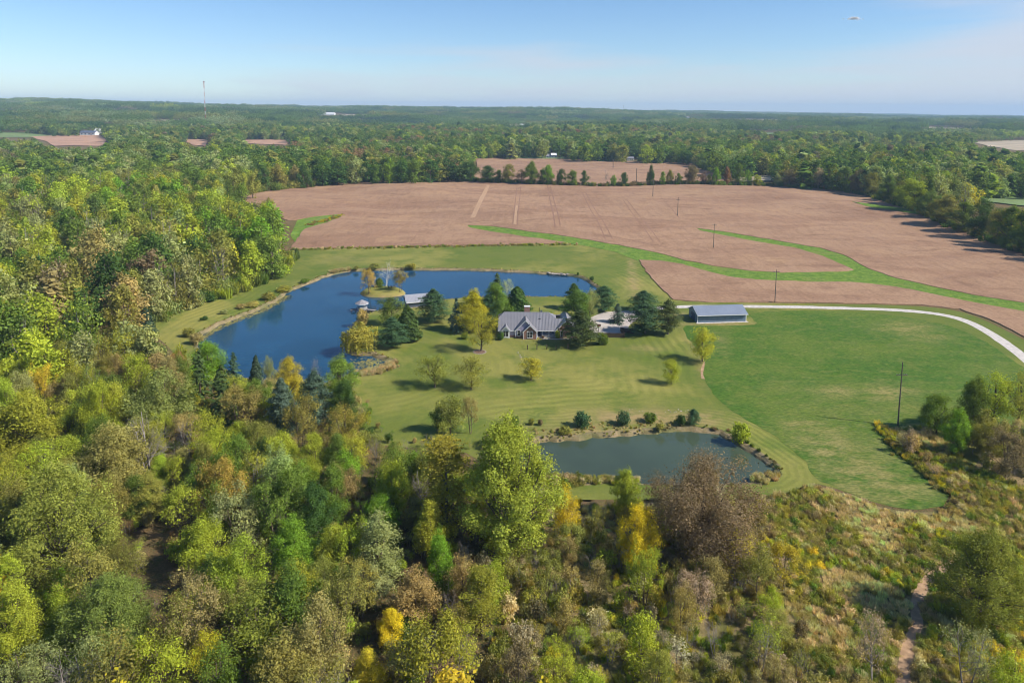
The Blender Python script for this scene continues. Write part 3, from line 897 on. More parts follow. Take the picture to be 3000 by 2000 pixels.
def fill(me, v, f, mats, mi=None, tone=None, hue=None):
    me.vertices.add(len(v)); me.vertices.foreach_set('co', np.asarray(v, np.float32).ravel())
    me.loops.add(f.size); me.loops.foreach_set('vertex_index', np.asarray(f, np.int32).ravel())
    me.polygons.add(len(f)); me.polygons.foreach_set('loop_start', np.arange(0, f.size, 4, dtype=np.int32))
    for m in mats: me.materials.append(m)
    if mi is not None: me.polygons.foreach_set('material_index', np.asarray(mi, np.int32))
    if tone is not None:
        for nme, arr in (('tone', tone), ('hue', hue)):
            a = me.attributes.new(nme, 'FLOAT', 'POINT'); a.data.foreach_set('value', np.asarray(arr, np.float32))
    me.update(calc_edges=True)

def trunk_to(t, lobes, H, r0, split=0.35):
    lean = t.r.normal(0, 0.25, 2)
    top = np.array([lean[0], lean[1], H * 0.8])
    t.bend((0, 0, -0.4), top, r0, r0 * 0.25, 6, 0.03, 6)
    for c, rad in lobes:
        c = np.asarray(c, float)
        zb = np.clip(c[2] * t.r.uniform(split, split + 0.3), 1.0, H * 0.7)
        a = np.array([lean[0], lean[1], 0]) * zb / (H * 0.8) + np.array([0, 0, zb])
        t.bend(a, c, r0 * 0.42, r0 * 0.12, 4, 0.1, 5)
        for _ in range(3):
            e = c + unit(t.r.normal(0, 1, 3) + np.array([0, 0, 0.3])) * np.asarray(rad) * 0.85
            t.bend(c * 0.7 + a * 0.3, e, r0 * 0.13, r0 * 0.03, 3, 0.1, 3)

def broadleaf(seed, H=12.0, R=4.2, low=3.0, nl=14, cl=20, lf=20, size=0.3, pointy=0.0, spread=0.36, wood=True, lobe_r=0.3, open_=0.0, tv=0.24, up=1.0):
    """limbs fan out from the trunk and carry uneven leafy lobes, so the outline stays ragged"""
    t = Tree(seed); r = t.r
    ph = r.uniform(0, 6.28, 4); lobes = []
    peak = 0.42 - 0.12 * pointy
    def prof(f):
        return (math.sin(math.pi / 2 * min(f / peak, 1)) * 0.75 + 0.25) if f < peak else max(math.cos(math.pi / 2 * ((f - peak) / (1.02 - peak)) ** (1.5 - 0.6 * pointy)), 0.0)
    for i in range(nl):
        f = ((i + 0.5) / nl) ** 0.85 * 0.98 + r.uniform(-.05, .05)
        f = min(max(f, 0.02), 0.97); a = i * 2.399 + r.uniform(-.7, .7)
        asym = 1 + .16 * math.sin(a + ph[0]) + .10 * math.sin(2 * a + ph[1] + 3 * f)
        k = prof(f) * asym * r.uniform(.42, .86)
        rad = R * lobe_r * r.uniform(.6, 1.35) * (1.05 - .3 * f)
        k = min(k, max(1.0 * asym - rad / R * .75, .05))
        zz = low + (H - low) * f * .93 + r.normal(0, .03 * H)
        lobes.append(((math.cos(a) * R * k, math.sin(a) * R * k, min(zz, H - rad * .7)), np.array([rad, rad, rad * r.uniform(.85, 1.3)])))
    for i in range(max(3, nl // 5)):          # inner fill near the stem
        f = r.uniform(.2, .8); rad = R * lobe_r * r.uniform(.8, 1.2)
        lobes.append(((r.normal(0, .12) * R, r.normal(0, .12) * R, low + (H - low) * f), np.array([rad, rad, rad * 1.2])))
    A0 = (R * lobe_r) ** 2
    for j, (c, rad) in enumerate(lobes):
        if open_ and r.random() < open_: continue
        n = max(5, int(cl * rad[0] * rad[2] / A0 * r.uniform(.8, 1.2)))
        t.lobe(c, rad, n, lf, spread * r.uniform(.8, 1.2), size, shell=.5, flat=1.0 * up, cut=-.55, tv=tv, rnd=.62)
    if wood: trunk_to(t, lobes[:nl:2], H, 0.02 * H)
    return t

def sparse(seed, H=10.0, leafn=9, size=0.26, depth=3, spread=0.5, keep=0.8):
    t = Tree(seed); r = t.r
    tips = []
    stems = r.integers(1, 4)
    for s in range(stems):
        a = r.uniform(0, 6.28)
        lean = unit(np.array([math.cos(a) * .2 * (stems > 1), math.sin(a) * .2 * (stems > 1), 1.0]))
        base = np.array([math.cos(a) * .4 * (stems > 1), math.sin(a) * .4 * (stems > 1), -.3])
        top = base + lean * H * r.uniform(.72, .95)
        t.bend(base, top, 0.014 * H, 0.004 * H, 6, 0.04, 5)
        for k in range(int(13 / stems) + 5):
            f = r.uniform(.3, .98); az = k * 2.4 + r.uniform(-.5, .5)
            d = unit(np.array([math.cos(az), math.sin(az), r.uniform(.35, 1.1)]))
            t.grow(base + (top - base) * f, d, H * .2 * (1.25 - f * .75), 0.0065 * H * (1.3 - f), depth, tips, .55, (2, 4))
    if leafn:
        tp = np.array([q for q, d in tips]); dd = np.array([d for q, d in tips])
        kk = r.random(len(tp)) < keep
        t.clump(tp[kk], dd[kk], leafn, 0.34, size, .8, tv=0.3)
    return t

def spruce(seed, H=14.0, R=3.0, step=0.42, size=0.5, per=8, droop=0.3, rag=0.16, dens=6):
    t = Tree(seed); r = t.r
    z = 0.7
    P, N, T, Hh = [], [], [], []
    while z < H * 0.985:
        rad0 = R * (1 - z / H) ** 0.85 + 0.12
        for k in range(max(4, int(per * (0.5 + 0.5 * rad0 / R)))):
            a = r.uniform(0, 6.283); rad = rad0 * r.uniform(1 - 2.2 * rag, 1 + rag)
            m = max(2, int(dens * rad / R + 2))
            s = np.linspace(0.25, 1, m) + r.normal(0, .04, m)
            d = np.array([math.cos(a), math.sin(a), 0])
            pos = d * (rad * s)[:, None] + np.array([0, 0, z]) - np.array([0, 0, 1]) * (droop * rad * s ** 1.3)[:, None] + r.normal(0, .1, (m, 3))
            P.append(pos); N.append(unit(d * .75 + np.array([0, 0, .75]) + r.normal(0, .35, (m, 3)))); T.append(np.full(m, r.uniform(.75, 1.25))); Hh.append(np.full(m, r.uniform(0, .3)))
        z += step * r.uniform(.8, 1.2) * (0.6 + 0.4 * rad0 / R)
    t.leaves(np.vstack(P), np.vstack(N), size, np.concatenate(T), np.concatenate(Hh))
    t.limb([(0, 0, -.3), (0, 0, H * .5), (0, 0, H * .96)], [.02 * H, .012 * H, .02], 6)
    return t

def pine(seed, H=13.0, R=3.8, n=34, size=0.33, whorl=1.15, bare=1.6):
    t = Tree(seed); r = t.r
    t.bend((0, 0, -.3), (r.normal(0, .2), r.normal(0, .2), H * .96), .02 * H, .03, 6, .02, 6)
    z = bare
    while z < H * .97:
        f = (z - bare) / (H - bare)
        rad0 = R * (math.sin(math.pi * min(1, (f * .86 + .2))) ** .7) * (1 - .28 * f)
        for k in range(6):
            a = k * 1.047 + r.uniform(-.45, .45); rad = rad0 * r.uniform(.62, 1.12)
            d = np.array([math.cos(a), math.sin(a), 0]); zz = z + r.normal(0, .25)
            tip = d * rad + np.array([0, 0, zz + rad * .16])
            t.bend((0, 0, zz - .2), tip, .05, .015, 3, .05, 3)
            c = np.array([tip, d * rad * .72 + np.array([0, 0, zz + rad * .2]), d * rad * .4 + np.array([0, 0, zz + rad * .1])])
            t.clump(c, np.stack([d, d, d]) * .6 + np.array([0, 0, .4]), n, .24 + rad0 * .075, size, .5, tv=.2)
        z += whorl * r.uniform(.75, 1.2) * (1 - .35 * f)
    t.clump([(0, 0, H * .95), (0, 0, H * .99)], [(0, 0, 1), (0, 0, 1)], n, .3, size)
    return t

def cedar(seed, H=8.0, R=1.7, n=3200, size=0.3, blunt=0.75):
    t = Tree(seed); r = t.r
    f = r.random(n) ** 1.25
    ph = r.uniform(0, 6.28, 8); a = r.uniform(0, 6.283, n)
    rag = 1 + .14 * np.sin(a * 3 + f * 9 + ph[0]) + .12 * np.sin(a * 5 - f * 23 + ph[1]) + .1 * np.sin(a * 9 + f * 40 + ph[2])
    rad = R * (1 - f) ** blunt * np.minimum(1, .55 + f * 4) * rag * (1 - .5 * r.random(n) ** 2.2)
    d = np.stack([np.cos(a), np.sin(a), np.zeros(n)], 1)
    pos = d * rad[:, None] + np.stack([np.zeros(n), np.zeros(n), f * H * .98 + .15], 1)
    t.leaves(pos, unit(d + np.array([0, 0, .5]) + r.normal(0, .45, (n, 3))), size, 1 + .2 * np.sin(a * 7 + f * 31 + ph[3]), .15 + .15 * np.sin(a * 4 + f * 13))
    t.limb([(0, 0, -.2), (0, 0, H * .9)], [.03 * H, .02], 5)
    return t

def willow(seed, H=9.0, R=5.0):
    t = Tree(seed); r = t.r
    lobes = [((math.cos(i * 2.4) * R * .5 * (i > 0), math.sin(i * 2.4) * R * .5 * (i > 0), H * (.78 if i == 0 else r.uniform(.5, .7))), np.array([R * .5] * 3)) for i in range(7)]
    for c, rad in lobes:
        t.lobe(c, rad, 22, 16, .35, .3)
        for k in range(34):
            a = r.uniform(0, 6.28); d = np.array([math.cos(a), math.sin(a), 0])
            p0 = np.asarray(c) + d * rad[0] * r.uniform(.7, 1.05)
            m = 12; s = np.linspace(0, 1, m)
            L = p0[2] * r.uniform(.45, .9)
            pos = p0 + d * (s * .3)[:, None] - np.array([0, 0, 1.0]) * (s * L)[:, None] + r.normal(0, .1, (m, 3))
            t.leaves(pos, unit(d + r.normal(0, .4, (m, 3))), .34, r.uniform(.8, 1.2), r.uniform(0, .6))
    trunk_to(t, lobes, H, .35)
    return t

def layered(seed, H=14.0, R=4.0):
    t = Tree(seed); r = t.r
    t.bend((0, 0, -.3), (0, 0, H * .95), .02 * H, .05, 6, .03, 6)
    z = H * .22
    while z < H * .97:
        f = z / H; rad0 = R * (1 - .65 * f ** 2)
        for k in range(5):
            a = r.uniform(0, 6.28); rad = rad0 * r.uniform(.5, 1.1); d = np.array([math.cos(a), math.sin(a), 0])
            t.bend((0, 0, z - .6), d * rad + np.array([0, 0, z]), .06, .02, 3, .05, 3)
            cs = np.array([d * rad * q + np.array([r.normal(0, .4), r.normal(0, .4), z + r.normal(0, .08)]) for q in (.45, .7, .9, 1.05)])
            t.clump(cs, np.tile([0, 0, .8], (4, 1)), 42, .55, .2, .24, up=.8, rnd=.55)
        z += r.uniform(.75, 1.2)
    return t

def bushy(seed, H=2.2, R=1.5, n=9, cl=12, lf=12, size=.24, stems=7):
    t = Tree(seed); r = t.r
    for i in range(n):
        a = r.uniform(0, 6.28); k = r.uniform(0, .65) * R
        c = (math.cos(a) * k, math.sin(a) * k, H * r.uniform(.3, .68)); rad = np.array([R * .45, R * .45, H * .34])
        t.lobe(c, rad, cl, lf, .2, size, cut=-.9, tv=.3)
        if i < stems: t.bend((math.cos(a) * .15, math.sin(a) * .15, -.1), np.array(c) + [0, 0, H * .2], .035, .01, 3, .08, 3)
    return t

def tuft(seed, H=1.2, R=.9, n=150, wide=.055):
    """upright grass blades, each a narrow bent leaf"""
    t = Tree(seed); r = t.r
    a = r.uniform(0, 6.28, n); k = np.sqrt(r.random(n)) * R * .8
    base = np.stack([np.cos(a) * k, np.sin(a) * k, np.zeros(n)], 1)
    wind = r.normal(0, .25, 2)
    tip = base + np.stack([np.cos(a) * .28 + wind[0], np.sin(a) * .28 + wind[1], np.ones(n)], 1) * H * r.uniform(.55, 1.05, (n, 1)) + r.normal(0, .12, (n, 3))
    t.blades = (base, tip, wide * r.uniform(.6, 1.6, n), r.uniform(.7, 1.3, n), r.uniform(0, .6, n))
    t.lp.append(tip); t.ln.append(np.tile([0, 0, 1.0], (n, 1))); t.ls.append(np.full(n, .06)); t.lt.append(r.uniform(.8, 1.25, n)); t.lh.append(r.uniform(0, .7, n))
    t.limb([(0, 0, -.1), (0, 0, H * .5)], [.02, .01], 3)
    return t

KINDS = {}
def kind(name, trees, mat='bark'):
    L = []
    for i, t in enumerate(trees):
        w, h = t.size()
        L.append(dict(crown=t.crown_mesh(name + '_crown') if t.lp else None, wood=t.wood_mesh(name + '_trunk', M[mat]), w=w, h=h, name=name))
    KINDS[name] = L
kind('maple', [broadleaf(10 + i, 13, 4.3, .7, 32, 17, 46, .155, pointy=.6, spread=.36, lobe_r=.27) for i in range(5)])
kind('oak', [broadleaf(20 + i, 12, 4.9, 1.4, 30, 17, 46, .16, pointy=.1, spread=.42, lobe_r=.27) for i in range(5)])
kind('poplar', [broadleaf(30 + i, 15, 3.1, 1.0, 34, 13, 40, .15, pointy=.8, lobe_r=.33, spread=.34) for i in range(4)])
kind('open', [broadleaf(40 + i, 11, 4.3, 2.2, 26, 12, 26, .16, open_=.1, spread=.46, lobe_r=.26, tv=.3) for i in range(4)])
kind('lacy', [sparse(50 + i, 10, 22, .155) for i in range(6)])
kind('thin', [sparse(60 + i, 9, 9, .14, keep=.75) for i in range(4)], 'grey_bark')
kind('bare', [sparse(70 + i, 9, 0) for i in range(3)], 'grey_bark')
kind('pale_bare', [sparse(75, 10, 2, .2, keep=.35)], 'white_bark')
kind('twiggy', [broadleaf(78, 12, 6.2, 1.2, 60, 34, 24, .105, pointy=-.6, spread=.42, lobe_r=.22, tv=.3)], 'bark')
kind('grand', [broadleaf(79, 20, 6.4, 1.0, 140, 11, 42, .165, pointy=.35, spread=.40, lobe_r=.165), broadleaf(77, 16, 7.2, 1.6, 120, 11, 42, .155, pointy=.35, spread=.42, lobe_r=.18)])
kind('spruce', [spruce(80 + i) for i in range(3)])
kind('pine', [pine(85 + i, n=60, size=.22) for i in range(4)])
kind('cedar', [cedar(90 + i) for i in range(2)])
kind('arborvitae', [cedar(93, 10, 2.9, 8500, .28, .62)])
kind('willow', [willow(95)])
kind('layered', [layered(97)])
kind('shrub', [bushy(100 + i, cl=16, lf=18, size=.16) for i in range(4)])
kind('young', [broadleaf(110 + i, 7, 2.6, 1.3, 22, 11, 24, .15, open_=.1, spread=.34, lobe_r=.3) for i in range(4)])

def scatter_kind(trees, mat='bark'):
    out = []
    for t in trees:
        w, h = t.size()
        out.append((t.joint_mesh('woodland_tree', M[mat]), w, h))
    return out
MIDS = scatter_kind([broadleaf(200 + i, 13, 4.3, .5, 20, 12, 13, .38, pointy=(.2, .6, .8, .4)[i % 4], spread=.48, lobe_r=.33) for i in range(8)])
MIDS_OPEN = scatter_kind([broadleaf(210 + i, 12, 4.0, 1.0, 18, 10, 12, .32, open_=.15, spread=.5, tv=.3, pointy=.4) for i in range(4)] + [sparse(215, 11, 5, .36, 2), sparse(216, 11, 4, .36, 2)], 'grey_bark')
MIDS_CON = scatter_kind([spruce(220, 13, 2.8, .5, .5, 8, dens=6), cedar(221, 10, 2.4, 1800, .4)])
def far_tree(seed, **kw):
    t = broadleaf(seed, 13, 4.8, .5, 16, 9, 9, .52, spread=.5, wood=False, lobe_r=.33, **kw)
    t.limb([(0, 0, -.5), (0, 0, 8)], [.3, .12], 4)
    return t
FARS = scatter_kind([far_tree(230 + i, pointy=.5 * (i % 2)) for i in range(6)] + [spruce(239, 13, 2.6, 1.0, 1.3, 5, dens=3)])
def patch(seed):
    t = Tree(seed); r = t.r
    gx, gy = np.meshgrid(np.arange(-36, 37, 14.4), np.arange(-36, 37, 14.4))
    for x, y in zip(gx.ravel(), gy.ravel()):
        x += r.uniform(-4, 4); y += r.uniform(-4, 4); h = r.uniform(13, 23); R = r.uniform(6, 9.5)
        t.lobe((x, y, h * .62), np.array([R, R, h * .38]), 30, 6, 1.1, 1.35, cut=-.3, tv=.2)
    t.limb([(0, 0, -1), (0, 0, 8)], [.3, .1], 4)
    return t
PATCH = scatter_kind([patch(250 + i) for i in range(5)])
BRUSH = scatter_kind([bushy(260 + i, 2.4, 1.7, 9, 10, 16, .15) for i in range(3)] + [sparse(264, 4.5, 7, .13, 2, keep=.6), sparse(265, 5, 0, .2, 2), sparse(266, 5, 9, .13, 2)], 'grey_bark')
WEED = scatter_kind([tuft(270 + i) for i in range(3)] + [bushy(275 + i, 1.3, 1.2, 7, 8, 13, .13, 2) for i in range(3)])
# ------------------------------------------------------------------ trees and shrubs
TINT = dict(dark=(.045, .080, .020), green=(.082, .122, .022), fresh=(.108, .190, .020), lime=(.190, .225, .026), yellow=(.30, .27, .025), gold=(.40, .32, .018), orange=(.235, .18, .045),
            olive=(.145, .150, .036), tan=(.200, .172, .066), sage=(.170, .195, .075), russet=(.17, .105, .05), brown=(.128, .108, .058), pine=(.046, .088, .042), spruce=(.040, .066, .040), blue=(.062, .095, .070), cedar=(.050, .076, .024),
            grey=(.23, .195, .135), straw=(.30, .258, .145), willow=(.20, .19, .035), pale=(.27, .30, .14), plum=(.115, .080, .055))
TINT = {k: tuple(min(c * 1.82, .75) for c in v) for k, v in TINT.items()}
WORD = dict(dark='dark green', green='mid green', fresh='bright green', lime='yellow-green', yellow='yellow', gold='golden', orange='orange', olive='olive', tan='tan-olive', sage='sage green', russet='russet', brown='dull brown', grey='grey', pine='blue-green', spruce='dark', straw='straw', willow='olive-yellow', pale='pale green', plum='purplish')
TREE_NAME = dict(maple='broadleaf_tree', oak='broadleaf_tree', poplar='broadleaf_tree', open='broadleaf_tree', lacy='broadleaf_tree', thin='broadleaf_tree', bare='bare_tree', pale_bare='bare_tree', twiggy='broadleaf_tree', grand='broadleaf_tree', spruce='spruce_tree', pine='pine_tree', cedar='cedar_tree', arborvitae='evergreen_tree', willow='willow_tree', layered='broadleaf_tree', shrub='shrub', young='broadleaf_tree')
rt = np.random.default_rng(77)
TREE_COUNT = [0]

def put_tree(kd, pos, W, Hh, tint, label, group=None, var=None, name=None, cat=None):
    L = KINDS[kd]
    k = L[(rt.integers(len(L)) if var is None else var) % len(L)]
    name = name or TREE_NAME[kd]
    root = empty(name, pos, rt.uniform(0, 6.28), label, cat or ('shrub' if name == 'shrub' else 'tree'), group)
    root.scale = (W / k['w'], W / k['w'], Hh / k['h'])
    wo = link_mesh('trunk' if name != 'shrub' else 'stem', k['wood'], root)
    if k['crown'] is not None:
        co = link_mesh('crown' if name != 'shrub' else 'foliage', k['crown'], root)
        co['tint'] = [float(c) for c in tint]
    TREE_COUNT[0] += 1
    return root

def jit(t, a=.1):
    t = np.array(TINT[t]) if isinstance(t, str) else np.array(t) * 1.58
    return t * rt.uniform(1 - a, 1 + a) * rt.uniform(1 - a * .6, 1 + a * .6, 3)

PLANTED, MARKS = [], []
GL, GI = 'trees planted around the house', 'trees on the pond island'
def plant(kd, bx, by, top, w, tint, label, group=None, var=None, dz=0.0, name=None, cat=None):
    p = ground_at(bx, by); p[2] += dz
    Hh = max(rise_to(p, top), .4); W = w * depth_of(p) / F
    if group in (GL, GI): W *= 1.14
    PLANTED.append((p[0], p[1], W)); MARKS.append((bx, by, top, w, depth_of(p)))
    return put_tree(kd, tuple(p), W, Hh, jit(tint, .06), label, group, var, name, cat)

for a in (
    ('willow', 1052, 1030, 945, 96, 'willow', 'olive-yellow weeping willow leaning over the long pond shore'),
    ('young', 1145, 952, 868, 70, 'green', 'green egg-shaped tree behind the blue-green pine by the dock'),
    ('pine', 1150, 1017, 930, 74, 'pine', 'blue-green pine beside the willow on the pond shore'),
    ('arborvitae', 1195, 997, 896, 68, 'cedar', 'dark cone-shaped evergreen right of the shore pine'),
    ('pine', 1270, 942, 848, 84, 'pine', 'full dark pine in front of the boathouse roof'),
    ('spruce', 1337, 972, 874, 48, 'blue', 'slim blue-grey spruce left of the golden maple'),
    ('maple', 1387, 972, 849, 74, (.27, .245, .02), 'golden orange maple left of the house'),
    ('open', 1409, 1028, 905, 88, (.21, .22, .03), 'yellow-green lawn tree with bare trunk in a mulch ring'),
    ('maple', 1450, 948, 829, 74, (.105, .165, .03), 'tall bright green maple behind the left end of the house'),
    ('pine', 1430, 952, 862, 54, 'pine', 'dark pine squeezed between golden maple and tall green maple'),
    ('spruce', 1456, 905, 803, 56, 'cedar', 'tall dark spruce with its tip against the pond water'),
    ('thin', 1487, 893, 815, 40, 'pale', 'thin pale whitish tree behind the tall dark spruce'),
    ('arborvitae', 1515, 920, 840, 70, 'dark', 'broad dark evergreen left of the brick chimney'),
    ('pine', 1681, 905, 831, 50, 'dark', 'dark pine top behind the right-hand green maple'),
    ('maple', 1690, 960, 850, 94, (.085, .14, .03), 'broad green maple behind the garage wing'),
    ('open', 1728, 940, 846, 48, 'sage', 'pale green tree tucked behind the broad green maple'),
    ('pine', 1769, 912, 837, 64, 'pine', 'round dark pine alone beyond the parking pad'),
    ('pine', 1700, 1012, 911, 98, (.06, .085, .03), 'big open dark pine in front of the garage wing'),
    ('spruce', 1810, 945, 890, 46, 'blue', 'small spruce standing on the parking pad island'),
    ('pine', 1885, 912, 852, 74, 'pine', 'rear dark pine of the pair by the driveway entrance'),
    ('pine', 1889, 977, 884, 90, 'pine', 'front blue-green pine of the pair by the driveway entrance'),
    ('pine', 1957, 979, 877, 62, (.075, .10, .04), 'dark pine between the driveway pines and metal barn'),
    ('open', 1274, 1135, 1042, 90, (.175, .195, .04), 'light green lawn tree, left one of the pair below the house'),
    ('open', 1381, 1139, 1045, 96, (.18, .185, .04), 'light olive lawn tree, right one of the pair below the house'),
    ('young', 1557, 1114, 1049, 64, (.26, .25, .03), 'small yellow-green tree standing alone on the lawn below the house'),
    ('young', 2058, 1058, 956, 76, (.26, .26, .03), 'round yellow-green tree at the crop edge below the barn'),
    ('young', 1967, 1125, 1051, 50, (.25, .27, .03), 'small slim yellow-green tree near the crop edge'),
): plant(*a, GL)
plant('lacy', 1082, 862, 788, 46, (.30, .225, .06), 'yellowing tree at the left end of the pond island', GI, 0, .3)
plant('thin', 1068, 858, 790, 26, 'sage', 'thin grey-green tree at the island tip nearest the gazebo', GI, 1, .3)
plant('pale_bare', 1128, 846, 762, 64, 'pale', 'leafless white-barked tree in the middle of the island', GI, 0, .6)
plant('lacy', 1172, 858, 788, 46, (.19, .165, .045), 'olive tree at the right end of the pond island', GI, 2, .3)
plant('shrub', 1110, 846, 815, 30, 'green', 'dark low bush under the white bare island tree', 'shrubs on the island', 1, .3)

# hedgerow along the far edge of the soybean field
GH = 'hedgerow trees along the soybean field'
HR = [(1378, 529, 474, 52, 'dark'), (1430, 532, 486, 56, 'dark'), (1462, 533, 498, 30, 'green'), (1489, 534, 481, 38, 'olive'), (1527, 535, 496, 42, 'brown'), (1557, 537, 472, 48, 'green'), (1588, 538, 498, 34, 'green'), (1606, 539, 483, 38, 'fresh'), (1643, 541, 495, 30, 'dark'),
      (1676, 542, 498, 42, 'green'), (1711, 543, 500, 28, 'dark'), (1798, 544, 513, 20, 'fresh'), (1829, 543, 505, 26, 'dark'), (1906, 541, 483, 26, 'dark'), (1941, 540, 503, 20, 'fresh'), (1963, 539, 497, 24, 'olive'), (1987, 539, 507, 24, 'green'), (2025, 538, 486, 50, 'brown'),
      (2058, 539, 505, 24, 'plum'), (2077, 540, 511, 26, 'olive'), (2098, 541, 491, 27, 'fresh'), (2129, 541, 488, 22, 'russet'), (2163, 542, 479, 40, 'green'), (2190, 542, 498, 22, 'fresh'), (2216, 543, 512, 28, 'lime'), (2277, 544, 508, 24, 'sage'), (2311, 546, 494, 50, 'brown'), (2365, 549, 500, 40, 'lime'), (2400, 551, 492, 44, 'grey'),
      (2440, 555, 486, 50, 'olive'), (2478, 560, 490, 46, 'green'), (2515, 566, 496, 50, 'brown'), (2555, 576, 505, 56, 'olive'), (2600, 590, 512, 60, 'green'), (2640, 602, 530, 60, 'olive'), (2676, 615, 526, 98, 'lime'), (2722, 634, 560, 66, 'green'), (2770, 655, 572, 92, 'olive'), (2822, 676, 592, 80, 'green'), (2872, 696, 582, 96, 'dark'),
      (2920, 714, 612, 80, 'olive'), (2955, 726, 604, 84, 'green'), (3000, 742, 612, 92, 'dark')]
for i, (bx, by, tp, w, tn) in enumerate(HR):
    nx = 'the bare sapling gap' if 1711 <= bx <= 1900 else ('the second brown field' if bx < 2040 else ('the brown field end' if bx > 2600 else 'the right woods'))
    sz = 'tall' if (by - tp) > 52 else ('small' if (by - tp) < 34 else 'rounded')
    same = [j for j, q in enumerate(HR) if q[4] == tn]
    ordn = ['first', 'second', 'third', 'fourth', 'fifth', 'sixth', 'seventh', 'eighth', 'ninth', 'tenth', 'eleventh', 'twelfth', 'thirteenth'][same.index(i)]
    plant(['oak', 'maple', 'poplar', 'oak'][i % 4] if tn not in ('grey', 'brown', 'plum') else ['open', 'oak'][i % 2], bx, by + 2, tp, w, tn, f'{ordn} {WORD[tn]} hedgerow tree from left, {sz}, by {nx}', GH, i)
plant('bare', 1776, 542, 493, 18, 'grey', 'leafless pale sapling in the gap of the hedgerow', GH, 0)
plant('cedar', 870, 758, 727, 18, 'cedar', 'tiny dark cedar at the woods corner below the soybean field')

# shrubs
GS = 'shrubs near the house'
for a in ((1358, 994, 974, 24, 'green', 'low round shrub on the lawn left of the house'), (1463, 996, 972, 25, 'dark', 'round clipped shrub at the left corner of the house'), (1771, 1009, 972, 40, 'green', 'big boxy shrub in front of the plank fence'), (1633, 991, 968, 15, 'lime', 'yellow-green cone shrub beside the porch'), (1590, 991, 983, 9, 'plum', 'low dark plants in the bed before the porch')):
    plant('shrub', *a, GS)
GB = 'shrubs on the bank of the smaller pond'
for a in ((1704, 1250, 1207, 46, 'pine', 'leftmost blue-green bush on the bank above the smaller pond'), (1821, 1246, 1206, 48, 'pine', 'second blue-green bush on the bank above the smaller pond'), (1905, 1236, 1208, 38, 'green', 'third smaller green bush on the bank above the smaller pond'),
          (1999, 1246, 1215, 32, 'dark', 'dark bush beside the little pine at the smaller pond'), (2168, 1292, 1240, 54, 'lime', 'yellow-green bush hanging over the smaller pond at its right'), (1930, 1258, 1238, 30, 'olive', 'low olive bush at the water above the smaller pond'), (1655, 1270, 1250, 38, 'olive', 'low olive weeds at the left bank of the smaller pond'),
          (1557, 1243, 1222, 20, 'olive', 'tiny bush on the lawn near the big maple crown'), (1585, 1246, 1228, 18, 'brown', 'tiny brown bush on the lawn near the big maple crown'), (1510, 1262, 1218, 30, 'green', 'green bush just behind the big maple crown')):
    plant('shrub', *a, GB)
plant('pine', 2031, 1243, 1198, 40, 'pine', 'little dark pine on the bank above the smaller pond')
GP = 'shrubs on the bank of the long pond'
for a in ((779, 878, 855, 42, 'olive', 'large olive bush on the left shore of the long pond'), (832, 853, 838, 44, 'willow', 'wide yellow-olive bush on the upper left pond shore'), (891, 829, 816, 24, 'green', 'green bush on the upper left pond shore'), (599, 938, 926, 22, 'dark', 'small dark bush on the lawn near the left pond tip'),
          (653, 920, 909, 28, 'sage', 'small pale bush left of the long pond'), (707, 904, 890, 30, 'tan', 'tan weedy bush on the left pond shore'), (557, 984, 956, 40, 'olive', 'olive bush at the left tip of the long pond'), (570, 1008, 978, 44, 'tan', 'tan weeds at the left tip of the long pond'), (1204, 787, 772, 30, 'willow', 'round olive bush on the shore behind the island'),
          (1043, 790, 779, 18, 'olive', 'small bush on the far shore left of the island'), (1095, 788, 772, 30, 'olive', 'olive bush on the far shore behind the island trees'), (1732, 822, 808, 14, 'dark', 'small dark bush at the right end of the long pond'), (1693, 806, 797, 8, 'dark', 'tiny bush among the rocks on the right pond shore'), (1068, 953, 904, 38, (.33, .27, .10), 'straw-yellow feathery bush below the dock'),
          (730, 898, 884, 50, (.27, .25, .07), 'yellowish weeds on the left pond shore')):
    plant('shrub', *a, GP)

